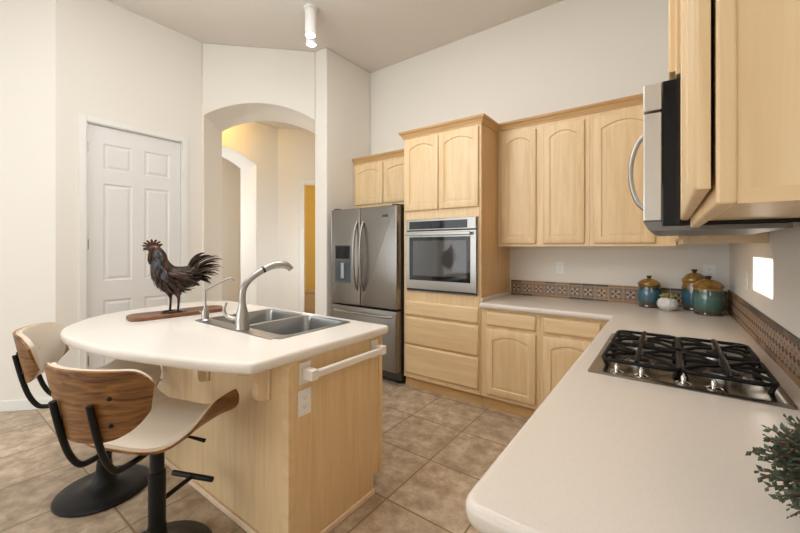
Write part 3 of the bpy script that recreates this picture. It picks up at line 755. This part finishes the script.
def corbel(x, dep=.17, hh=.20, wd=.045):
    bm = B(); n = 14; prof = [(0, 0), (0, -hh)]
    pr = [(.030, -hh-.0), (.050, -hh+.008), (.058, -hh+.03), (.058, -hh+.06), (.062, -hh+.09), (.078, -hh+.115), (.105, -hh+.135), (.135, -hh+.148), (.155, -hh+.158), (.165, -hh+.175), (dep, -.012), (dep, 0)]
    pts = [(iy0-.001-o, iz0-.003+z) for o, z in prof+pr]
    M = frame((x, 0, 0), (0, 1, 0), (0, 0, 1), (1, 0, 0))
    slab(bm, pts, [], -wd/2, wd/2, M=M); c = obj('corbel', bm, M_pale, isl, bevel=.003)
    bmm = B(); bx(bmm, x-wd*.85, x+wd*.85, iy0-.014, iy0-.001, iz0-hh-.001, iz0-.003); obj('back_plate', bmm, M_pale, c, bevel=.003)
corbel(-1.515); corbel(-2.085, .17, .235); 
# island top
cur = [(-1.515, .705), (-1.835, .600), (-2.12, .523), (-2.517, .480), (-2.75, .520), (-2.92, .620), (-3.05, .735), (-3.15, .90), (-3.20, 1.10), (-3.215, 1.30), (-3.20, 1.47), (-3.13, 1.58), (-3.00, 1.645)]
sp_ = [tuple(p) for p in spline([Vector((a, b)).to_3d() for a, b in cur], 5)]
sp_ = [(p[0], p[1]) for p in sp_]
loop = [(-2.31, 1.665), (-1.36, 1.68)] + arcpts(-1.335, 1.655, .025, PI/2, 0, 4)[1:] + [(-1.313, .815), (-1.322, .800), (-1.345, .788)] + sp_
loop = loop[::-1]
area2 = sum(loop[i][0]*loop[(i+1) % len(loop)][1]-loop[(i+1) % len(loop)][0]*loop[i][1] for i in range(len(loop)))
if area2 < 0: loop = loop[::-1]
sx0, sx1, sy0, sy1 = -2.385, -1.545, 1.062, 1.610
hole = rrect(sx0+.02, sx1-.02, sy0+.02, sy1-.02, .03, 4)
bm = B(); slab(bm, loop, [hole], iz0, iz1, edge=EDGE(iz0, iz1))
tag(obj('island_worktop', bm, M_icounter, smooth=True), 'rounded ivory solid surface top of the kitchen island', 'worktop')

# sink
sk = thing('sink', 'double bowl stainless sink set into the island top', 'sink', ((sx0+sx1)/2, (sy0+sy1)/2, iz1))
zr = iz1+.004; xd = -1.955
b1 = rrect(sx0+.03, xd-.016, sy0+.085, sy1-.028, .05, 6); b2 = rrect(xd+.016, sx1-.03, sy0+.085, sy1-.028, .05, 6)
bm = B(); slab(bm, rrect(sx0, sx1, sy0, sy1, .03, 5), [b1, b2], iz1+.0006, zr, edge=[(0, iz1+.0006), (.002, zr-.001), (.005, zr)])
obj('rim', bm, M_sink, sk, smooth=True)
for q, (bp_, dep) in enumerate(((b1, .17), (b2, .19))):
    bm = B(); cx = sum(p[0] for p in bp_)/len(bp_); cy = sum(p[1] for p in bp_)/len(bp_)
    def lp(s, z): return [(cx+(p[0]-cx)*s, cy+(p[1]-cy)*s, z) for p in bp_]
    loft(bm, [lp(1, zr-.0005), lp(.985, zr-.012), lp(.96, zr-dep+.03), lp(.93, zr-dep+.008), lp(.86, zr-dep), lp(.12, zr-dep-.005)], False, True)
    bw = obj('bowl', bm, M_sink, sk, smooth=True)
    bm = B(); lathe(bm, [(.045, zr-dep-.003), (.043, zr-dep+.0015), (.034, zr-dep+.001), (.030, zr-dep-.002), (0, zr-dep-.002)], 20, cx=cx, cy=cy); obj('drain', bm, M_chrome, bw, smooth=True)

# faucet
fa = thing('kitchen_faucet', 'tall brushed nickel pull-out faucet with curved spout at the sink', 'faucet', (-1.900, 1.105, zr), math.radians(0))
bm = B(); lathe(bm, [(.038, .0008), (.038, .005), (.035, .010), (.036, .045), (.033, .08), (.026, .105), (.021, .125), (.019, .14)], 24); obj('base', bm, M_nickel, fa, smooth=True, local=True)
bd = Vector((.35, .94, 0)).normalized()
pth = [(0, 0, .138), (0, 0, .185), (.003, .006, .225), (.012, .026, .262), (.026, .060, .295), (.042, .105, .325)]
bm = B(); sp1 = spline(pth, 5); tube(bm, sp1, .0175, 16); obj('spout', bm, M_nickel, fa, smooth=True, local=True)
pth = [(.042, .105, .325), (.058, .148, .345), (.075, .190, .352), (.092, .228, .343), (.100, .248, .322)]
bm = B(); s2 = spline(pth, 5); rr = [.0175+.005*math.sin(PI*min(1, i/(len(s2)-1)*1.1)) for i in range(len(s2))]
tube(bm, s2, rr, 16); obj('spray_head', bm, M_nickel, fa, smooth=True, local=True)
bm = B(); tube(bm, [(.040, .100, .322), (.044, .110, .3275)], .0192, 16); obj('collar', bm, M_blackp, fa, smooth=True, local=True)
bm = B(); hp = spline([(-.018, -.012, .055), (-.055, -.036, .060), (-.080, -.052, .078), (-.088, -.057, .110), (-.076, -.050, .145)], 5)
tube(bm, hp, [.013 - .006*i/(len(hp)-1) for i in range(len(hp))], 12); obj('lever_handle', bm, M_nickel, fa, smooth=True, local=True)
st = thing('filter_tap', 'small slim nickel water tap at the left end of the sink', 'tap', (-2.30, 1.095, zr))
bm = B(); lathe(bm, [(.030, .0008), (.030, .004), (.021, .012), (.022, .045), (.014, .070), (.008, .085), (.007, .10)], 20); obj('base', bm, M_nickel, st, smooth=True, local=True)
bm = B(); tube(bm, spline([(0, 0, .09), (0, 0, .175), (.006, .012, .195), (.045, .10, .245), (.060, .135, .255), (.066, .148, .238)], 5), .0055, 10); obj('spout', bm, M_nickel, st, smooth=True, local=True)
bm = B(); tube(bm, [(-.012, -.004, .05), (-.045, -.012, .055)], [.008, .005], 10); obj('lever', bm, M_nickel, st, smooth=True, local=True)

# towel bar and outlets
tb = thing('towel_bar', 'pale almond plastic towel bar on the end of the island', 'towel bar', (ix1, 1.31, .82))
Fi = F_plusx(ix1+.0008)
for y in (1.085, 1.575):
    pl = obj('mounting_plate', box(y-.032, y+.032, .765, .868, 0, .007, M=Fi), M_almond, tb, bevel=.003)
    obj('post', box(y-.020, y+.020, .795, .842, .007, .075, M=Fi), M_almond, tb, bevel=.004)
obj('bar', box(1.106, 1.554, .803, .834, .048, .074, M=Fi), M_almond, tb, bevel=.004)
def outlet(M, cx, cz, label, w_=.07, h=.115, quad=False):
    o = M @ Vector((cx, cz, 0)); t = thing('outlet', label, 'outlet', tuple(o))
    obj('cover_plate', box(cx-w_/2, cx+w_/2, cz-h/2, cz+h/2, 0, .005, M=M), M_plastic, t, bevel=.002)
    for s in (-1, 1):
        bm = B(); loft(bm, [[(a, b, z) for a, b in rrect(cx-.016, cx+.016, cz+s*.021-.013, cz+s*.021+.013, .008, 4)] for z in (.005, .0065)], M=M)
        sk_ = obj('socket', bm, M_plastic, t)
        bm = B()
        for u in (-.006, .006): bx(bm, cx+u-.001, cx+u+.001, cz+s*.021-.001, cz+s*.021+.007, .0065, .0068, M=M)
        bx(bm, cx-.002, cx+.002, cz+s*.021-.008, cz+s*.021-.004, .0065, .0068, M=M)
        obj('slots', bm, M_slot, sk_)
outlet(Fi, 1.082, .683, 'white outlet on the end of the island below the towel bar', .075, .118)
Fw = F_back(YB-.0008)
outlet(Fw, -.826, 1.20, 'white outlet on the back wall nearer the oven')
outlet(Fw, .255, 1.20, 'white outlet on the back wall behind the canisters', .075)
outlet(F_right(XR-.0008), -2.90, 1.20, 'white outlet on the right wall beside the sunlit patch')

# ------------------------------------------------------------------ stools
def make_stool(label, x, y, rz, group):
    t = thing('bar_stool', label, 'stool', (x, y, 0), rz, group)
    bm = B(); lathe(bm, [(0, .0005), (.215, .0005), (.223, .005), (.224, .012), (.218, .018), (.165, .026), (.10, .040), (.062, .062), (.045, .095), (.038, .13), (.036, .16)], 48); obj('base', bm, M_black, t, smooth=True, local=True)
    bm = B(); lathe(bm, [(.034, .155), (.034, .40), (.030, .402), (.028, .405), (.028, .553)], 24); obj('column', bm, M_black, t, smooth=True, local=True)
    # seat: saddle with sides that sweep up to the front
    def seat(u, v):
        U = 2*u-1; a = abs(U); fw = .62
        yb = -.195+.095*a**4; yf = .262-.085*a**5
        y_ = yb+(yf-yb)*v
        s = v*v*(3-2*v); v2 = min(1, v/.62); s2 = v2*v2*(3-2*v2); w0 = .155+.022*v; k = max(0, (a-fw)/(1-fw)); ph = k*math.radians(76)
        x_ = min(a, fw)/fw*w0 + .088*math.sin(ph)
        z_ = 0.600+.122*(1-math.cos(ph))*(.35+.65*s2)+.022*k*s-.012*math.cos(PI*min(1, a/fw))*.5*s-.016*max(0, v-.75)/.25*(1-k)
        return (math.copysign(x_, U), y_, z_)
    sh = obj('seat_shell', sheet(seat, 28, 18, -.010, 0), M_walnut, t, smooth=True, local=True)
    obj('edge_band', sheet(lambda u, v: seat(.001+.998*u, .001+.998*v), 28, 18, .0003, .004), M_ply, sh, smooth=True, local=True)
    def pad(u, v):
        p = seat(.012+.976*u, .012+.976*v); return p
    obj('seat_pad', sheet(pad, 28, 18, .0042, .013), M_leather, t, smooth=True, local=True)
    def backf(u, v):
        U = 2*u-1; a = abs(U); ang = U*math.radians(66); r = .262
        zb = .690+.095*a**3.2; zt_ = .962-.012*a**2-.055*max(0, (a-.62)/.38)**3
        z_ = zb+(zt_-zb)*v
        nar = 1-.20*(1-v)**1.4
        return (r*math.sin(ang)*nar, -.300+r*(1-math.cos(ang))*.68-.16*(z_-.65), z_)
    bk = obj('backrest', sheet(backf, 28, 12, 0, .011), M_walnut, t, smooth=True, local=True)
    obj('edge_band', sheet(lambda u, v: backf(.001+.998*u, .001+.998*v), 28, 12, -.004, -.0003), M_ply, bk, smooth=True, local=True)
    def bpad(u, v): return backf(.015+.97*u, .02+.96*v)
    bpd = obj('back_pad', sheet(bpad, 28, 12, -.022, -.0042), M_leather, t, smooth=True, local=True)
    for bxx, zz in ((-.05, .80), (.05, .80)):
        p = backf(.5+bxx*2.2, .55); bm = B(); lathe(bm, [(0, 0), (.006, .0005), (.008, .003), (0, .005)], 12, M=Matrix.Translation((p[0], p[1]+.024, p[2])) @ Matrix.Rotation(-PI/2, 4, 'X')); obj('tuft_button', bm, M_leather, bpd, smooth=True, local=True)
    for sx in (-1, 1):
        bm = B(); X = sx*.085
        tube(bm, spline([(X, -.345, .84), (X, -.331, .77), (X, -.315, .70), (X, -.292, .625), (X, -.262, .572), (X, -.230, .556), (X, -.15, .556), (X*.8, -.06, .556)], 5), .0115, 12)
        tb_ = obj('support_tube', bm, M_black, t, smooth=True, local=True)
        for zz in (.775, .70):
            p = Vector(backf(.5+.24*sx, .62 if zz > .75 else .22)); an = sx*.48*math.radians(67); nv = Vector((math.sin(an), -math.cos(an), -.1)).normalized()
            q = nv.to_track_quat('Z', 'Y').to_matrix().to_4x4(); q.translation = p+nv*.0112; bm = B()
            lathe(bm, [(.0075, .0), (.0075, .003), (.004, .005), (0, .005)], 12, M=q); obj('bolt', bm, M_black, tb_, smooth=True, local=True)
    obj('mounting_plate', box(-.085, .085, -.09, .09, .553, .572), M_black, t, local=True, bevel=.004)
    bm = B(); tube(bm, [(0, .034, .255), (0, .19, .255)], .011, 12); ft = obj('footrest_arm', bm, M_black, t, smooth=True, local=True)
    bm = B(); tube(bm, [(-.115, .20, .255), (.115, .20, .255)], .013, 12); obj('footrest_bar', bm, M_black, t, smooth=True, local=True)
    bm = B(); tube(bm, [(.03, .03, .54), (.10, .075, .525), (.155, .11, .495)], [.005, .006, .009], 10); obj('height_lever', bm, M_black, t, smooth=True, local=True)
    return t
make_stool('walnut and cream bar stool in front, its walnut back towards the viewer', -1.825, .660, math.radians(23), 'walnut bar stools at the island')
make_stool('walnut and cream bar stool at the left end of the island, turned sideways', -2.605, .675, math.radians(-27), 'walnut bar stools at the island')

# ------------------------------------------------------------------ board and rooster
bd = thing('serving_board', 'dark reddish wooden serving board on the island top under the rooster', 'board', (-2.68, 1.10, iz1), math.radians(-7))
L2 = .285
pts = [(p[0], p[1]) for p in rrect(-.105, .105, -L2, L2, .075, 8)]
bm = B(); slab(bm, pts, [], .0006, .024, edge=[(.004, .0006), (0, .005), (0, .019), (.004, .024)]); obj('board', bm, M_board, bd, smooth=True, local=True)

zb_ = iz1+.0242
ro = thing('rooster_sculpture', 'dark iron rooster figurine with spiky tail standing on the wooden board', 'sculpture', (-2.64, 1.075, zb_), math.radians(-12))
# local: faces -Y
# body: lofted rings along a spine (neck to tail)
sp_pts = [(-.135, .432, .020, .018), (-.124, .422, .030, .028), (-.112, .396, .034, .034), (-.104, .355, .040, .044), (-.092, .308, .050, .058), (-.070, .262, .062, .074), (-.035, .232, .070, .082), (.005, .222, .070, .078), (.045, .230, .058, .062), (.078, .250, .042, .046), (.102, .275, .028, .032), (.118, .300, .014, .018)]
bm = B(); loops = []
S = spline([Vector((y, z, 0)) for y, z, *_ in sp_pts], 3); W_ = spline([Vector((a, b, 0)) for _, _, a, b in sp_pts], 3)
for i, p in enumerate(S):
    q = S[min(i+1, len(S)-1)]-S[max(i-1, 0)]; q.normalize(); nrm = Vector((-q.y, q.x, 0)); wx, wz = W_[i].x*.82, W_[i].y
    loops.append([(wx*math.cos(2*PI*k/20), p.x+nrm.x*wz*math.sin(2*PI*k/20), p.y+nrm.y*wz*math.sin(2*PI*k/20)) for k in range(20)])
loft(bm, loops)
rb = obj('body', bm, M_iron, ro, smooth=True, local=True)
# hackle / body feathers as overlapping plates
def feather(bm, base_, tip, nrm, wd, curl=0.0, th=.0016, n=7, mi=0):
    b0 = Vector(base_); t0 = Vector(tip); nn = Vector(nrm).normalized(); d = (t0-b0); side = d.cross(nn).normalized()
    top, bot = [], []
    for i in range(n+1):
        s = i/n; w2 = wd*math.sin(PI*min(.98, (s*.82+.14)))**.8*(1 if s < 1 else .05); c = b0+d*s+nn*(curl*math.sin(PI*s)) 
        top.append([c-side*w2, c+nn*(w2*.25), c+side*w2]); 
    loft(bm, [[a[0], a[1], a[2], a[2]-nn*th, a[1]-nn*th, a[0]-nn*th] for a in top])
rr_ = random.Random(11)
bm = B()
for i in range(4, len(S)-4, 1):
    p = S[i]; q = (S[min(i+1, len(S)-1)]-S[max(i-1, 0)]).normalized(); nrm = Vector((-q.y, q.x, 0)); wx, wz = W_[i].x*.82, W_[i].y
    nf = 11
    for k in range(nf):
        a = 2*PI*(k+.5*(i % 2))/nf+rr_.uniform(-.08, .08)
        o = Vector((math.cos(a), nrm.x*math.sin(a), nrm.y*math.sin(a)))
        c = Vector((wx*math.cos(a), p.x+nrm.x*wz*math.sin(a), p.y+nrm.y*wz*math.sin(a)))
        f = Vector((0, q.x, q.y)); ln = rr_.uniform(.045, .062); nn = Vector((math.cos(a)/wx, nrm.x*math.sin(a)/wz, nrm.y*math.sin(a)/wz)).normalized()
        feather(bm, c-nn*.001, c+f*ln+nn*(.010+rr_.uniform(0, .005))+Vector((0, 0, -.012)), nn, .0105, .002)
obj('plumage', bm, [M_iron], rb, local=True)
for s in (-1, 1):
    bm = B()
    for k in range(9):
        a = k/8; c = Vector((s*(.034+.022*a), -.128+.02*math.sin(a*9)+.02*a, .395-a*.14))
        feather(bm, c+Vector((s*.004, 0, .02)), c+Vector((s*(.022+a*.016), .018, -.045)), (s, -.4, .1), .013, .004)
    obj('hackle', bm, M_ironb, rb, local=True)
# head
bm = B(); hl = []
for y, r in ((-.110, .020), (-.124, .027), (-.140, .028), (-.154, .022), (-.164, .012)):
    hl.append([(r*.8*math.cos(2*PI*k/14), y, .420+r*math.sin(2*PI*k/14)) for k in range(14)])
loft(bm, hl); obj('head', bm, M_iron, ro, smooth=True, local=True)
bm = B(); loft(bm, [[(.010*math.cos(2*PI*k/8)*s, y, z+.009*s*math.sin(2*PI*k/8)) for k in range(8)] for y, z, s in ((-.158, .424, 1), (-.177, .420, .75), (-.192, .410, .15))]); obj('beak', bm, M_iron, ro, smooth=True, local=True)
bm = B(); outl = []; nl = 8
for k in range(nl):
    for f_, rr3 in ((-.5, .030), (-.27, .052), (0, .058), (.27, .052)):
        a0 = math.radians(205-(k+f_)*27); outl.append((-.138+rr3*math.cos(a0), .440+rr3*.78*math.sin(a0)))
outl += [(-.108, .425), (-.168, .425)]
slab(bm, outl[::-1], [], -.004, .004, M=frame((0, 0, 0), (0, 1, 0), (0, 0, 1), (1, 0, 0)))
obj('comb', bm, mat('rust brown iron', (0.085, 0.035, 0.022), .5, .5), ro, local=True)
for s in (-1, 1):
    bm = B(); loft(bm, [[(s*.012+.005*math.cos(2*PI*k/10), -.150+w2*math.sin(2*PI*k/10), z) for k in range(10)] for z, w2 in ((.410, .006), (.385, .014), (.350, .016), (.322, .006))]); obj('wattle', bm, M_iron, ro, smooth=True, local=True)
    bm = B(); lathe(bm, [(0, 0), (.005, .001), (0, .004)], 10, M=Matrix.Translation((s*.0215, -.140, .428)) @ Matrix.Rotation(s*PI/2, 4, 'Y')); obj('eye', bm, M_black, ro, local=True)
    bm = B()
    for k in range(7):
        c = Vector((s*.064, -.060+k*.016, .262-k*.006)); feather(bm, c, c+Vector((s*.008, .085, -.03-k*.004)), (s, 0, .25), .014, .006)
    obj('wing', bm, M_iron, ro, local=True)
    lx = s*.028; ly = -.020+s*.018
    bm = B(); tube(bm, spline([(lx, ly, .165), (lx, ly, .120), (lx, ly+.004, .085), (lx, ly, .008)], 4), [.028, .027, .025, .022, .018, .014, .011, .009, .008, .007, .007, .007, .007], 10)
    lg = obj('leg', bm, M_iron, ro, smooth=True, local=True)
    for a in (-.6, 0, .6, PI):
        ln = .048 if a != PI else .025
        bm = B(); tube(bm, [(lx, ly, .010), (lx+ln*.6*math.sin(a), ly-ln*.6*math.cos(a), .010), (lx+ln*math.sin(a), ly-ln*math.cos(a), .0045)], [.005, .004, .0025], 8); obj('toe', bm, M_iron, lg, smooth=True, local=True)
bm = B(); lathe(bm, [(0, .0006), (.075, .0006), (.075, .0025), (0, .003)], 28, M=Matrix.Scale(.62, 4, (1, 0, 0)), cy=-.02); obj('foot_plate', bm, M_iron, ro, local=True)
# tail feathers
for k in range(40):
    lay = k % 20; s = rr_.uniform(-1, 1)
    a = lay/19.0
    # directions fan from steep up to drooping
    base_ = Vector((s*.022, .060+a*.035, .285-a*.070))
    elev = math.radians(66-70*a+rr_.uniform(-5, 5)); ln = (.12+.10*math.sin(PI*min(1, a*1.1+.12)))*rr_.uniform(.88, 1.08)
    P_ = []
    for i in range(9):
        t_ = i/8; el = elev-1.05*t_*t_*(1-.3*a)
        if i == 0: p = base_.copy()
        else: p = p+Vector((s*.12, math.cos(el), math.sin(el)))*ln/8
        P_.append(p.copy())
    bm = B(); w2 = [.0035+.0075*math.sin(PI*min(1, i/8*.9+.1)) for i in range(9)]; w2[-1] = .0012
    tube(bm, P_, w2, 8, flat=.25 if k % 2 else .6); obj('tail_feather', bm, M_iron, ro, smooth=True, local=True)

# ------------------------------------------------------------------ canisters and plants
def canister(x, y, r, hb, hl, g, label):
    t = thing('canister', label, 'canister', (x, y, cz1), group='glazed canisters in the corner')
    s = hb
    prof = [(0, .0006), (r*.86, .0006), (r*.88, .010), (r*.82, .018), (r*.93, .040), (r*.985, hb*.35), (r, hb*.55), (r*.985, hb*.80), (r*.90, hb*.93), (r*.92, hb), (0, hb)]
    bm = B(); lathe(bm, prof, 40); b = obj('jar', bm, g, t, smooth=True, local=True)
    bm = B(); lathe(bm, [(0, hb+.0005), (r*.93, hb+.0005), (r*.98, hb+.005), (r*.99, hb+.016), (r*.90, hb+.027), (r*.68, hb+hl*.52), (r*.36, hb+hl*.68), (r*.18, hb+hl*.72), (0, hb+hl*.74)], 40)
    ld = obj('lid', bm, M_lid, t, smooth=True, local=True)
    bm = B(); lathe(bm, [(0, hb+hl*.74), (r*.17, hb+hl*.74), (r*.16, hb+hl*.80), (r*.24, hb+hl*.88), (r*.24, hb+hl*.96), (r*.18, hb+hl), (0, hb+hl)], 24); obj('knob', bm, M_knob, ld, smooth=True, local=True)
canister(-.125, 3.545, .080, .170, .080, M_glB, 'smallest blue glazed canister, beside the white pot')
canister(.160, 3.570, .080, .215, .095, M_glB, 'tall blue glazed canister behind the green one in the corner')
canister(.228, 3.385, .090, .190, .084, M_glG, 'wide teal green glazed canister in front in the corner')
sc_ = thing('succulent_plant', 'green succulent in a round white textured pot by the canisters', 'plant', (-.005, 3.415, cz1))
bm = B(); prof = []
for i in range(17):
    a = -PI/2*.75+ (PI*.75)*i/16; prof.append((.066*math.cos(a)*(1+.035*(i % 2)), .052+.050*math.sin(a)/math.sin(PI/2*.75)*1.0))
prof = [(0, prof[0][1])]+prof+[(0, prof[-1][1]-.006)]
z_0 = prof[0][1]; prof = [(r, z-z_0+.0006) for r, z in prof]
lathe(bm, prof, 36); obj('pot', bm, M_whitepot, sc_, smooth=True, local=True)
topz = max(z for r, z in prof)
bm = B()
for ring, (nl, tilt, ln) in enumerate(((8, .30, .055), (7, .8, .048), (5, 1.2, .04))):
    for k in range(nl):
        a = 2*PI*k/nl+ring*.4; d = Vector((math.cos(a)*math.cos(tilt), math.sin(a)*math.cos(tilt), math.sin(tilt)))
        c = Vector((0, 0, topz-.004)); tube(bm, [c+d*.006, c+d*ln*.45, c+d*ln*.8, c+d*ln], [.006, .011, .009, .001], 8)
obj('leaves', bm, M_succ, sc_, smooth=True, local=True)

pp = thing('potted_plant', 'bushy grey green plant in a white pot on the near end of the worktop', 'plant', (.228, .850, cz1))
bm = B(); lathe(bm, [(0, .0006), (.040, .0006), (.052, .055), (.054, .068), (.049, .070), (.047, .060), (0, .058)], 32); obj('pot', bm, M_whitepot, pp, smooth=True, local=True)
bm = B(); lathe(bm, [(0, .0585), (.046, .0602), (.046, .0605), (0, .062)], 24); obj('soil', bm, M_soil, pp, local=True)
bm = B(); bs = B(); C0 = Vector((0, 0, .118)); RN = random.Random(5)
for k in range(430):
    z = RN.uniform(-.75, 1); a = RN.uniform(0, 2*PI); rr2 = math.sqrt(max(0, 1-z*z)); d = Vector((rr2*math.cos(a), rr2*math.sin(a), z))
    R3 = RN.uniform(.072, .115); tip = C0+Vector((d.x*R3, d.y*R3, d.z*R3*.85)); root = Vector((d.x*.02, d.y*.02, .062))
    mid = (root+C0)/2+d*.035
    P_ = spline([root, mid, C0+(tip-C0)*.5, tip], 3); tube(bs, P_, .0011, 5)
    n = 15
    for i in range(n):
        s = .34+.66*i/(n-1); idx = s*(len(P_)-1); i0 = min(int(idx), len(P_)-2); p = P_[i0].lerp(P_[i0+1], idx-i0)
        dr_ = (P_[i0+1]-P_[i0]).normalized(); ra = RN.uniform(0, 2*PI); pr_ = dr_.orthogonal().normalized(); q = Matrix.Rotation(ra, 3, dr_) @ pr_
        dir_ = (dr_*.7+q*.8).normalized(); ln = RN.uniform(.009, .015); nn = dir_.cross(dr_).normalized(); sd = dir_.cross(nn)
        mi = 1 if (s > .93 and RN.random() < .22) else (2 if RN.random() < .55 else 0)
        vv = [p, p+dir_*ln*.5+sd*.0036+nn*.0008, p+dir_*ln, p+dir_*ln*.5-sd*.0036+nn*.0008]
        bot = bm.verts.new(p+dir_*ln*.5-nn*.0012)
        V_ = [bm.verts.new(x) for x in vv]; bm.faces.new(V_).material_index = mi
        for u_ in range(4): bm.faces.new((V_[u_], V_[(u_+1) % 4], bot)).material_index = mi
fo = obj('foliage', bm, [M_leaf, M_leaf2, M_leaf3], pp, local=True); fo['kind'] = 'stuff'
obj('stems', bs, M_leaf2, pp, local=True)

# ------------------------------------------------------------------ ceiling spot light
cl = thing('ceiling_spotlight', 'white ceiling fitting with two cylindrical spot heads, lit', 'light', (-2.80, 2.33, ZC))
bm = B(); lathe(bm, [(0, -.0006), (.065, -.0006), (.065, -.022), (.055, -.028), (0, -.028)], 28); obj('canopy', bm, M_can, cl, smooth=True, local=True)
def head(off, tiltv):
    d = Vector(tiltv).normalized(); p = Vector(off)
    bm = B(); tube(bm, [(off[0]*.35, off[1]*.35, -.027), p+d*.006], .008, 8); arm = obj('arm', bm, M_can, cl, smooth=True, local=True)
    q = d.to_track_quat('Z', 'Y').to_matrix().to_4x4(); q.translation = p
    bm = B(); lathe(bm, [(0, 0), (.045, 0), (.052, .008), (.052, .255), (.046, .257), (.044, .23)], 28, M=q)
    hd = obj('spot_head', bm, M_can, cl, smooth=True, local=True)
    bm = B(); lathe(bm, [(0, .245), (.043, .245), (.043, .248), (0, .252)], 24, M=q); obj('lens', bm, M_lamp, hd, local=True)
head((.030, -.022, -.045), (.06, -.05, -1))
head((-.035, .035, -.070), (-.02, .05, -1))
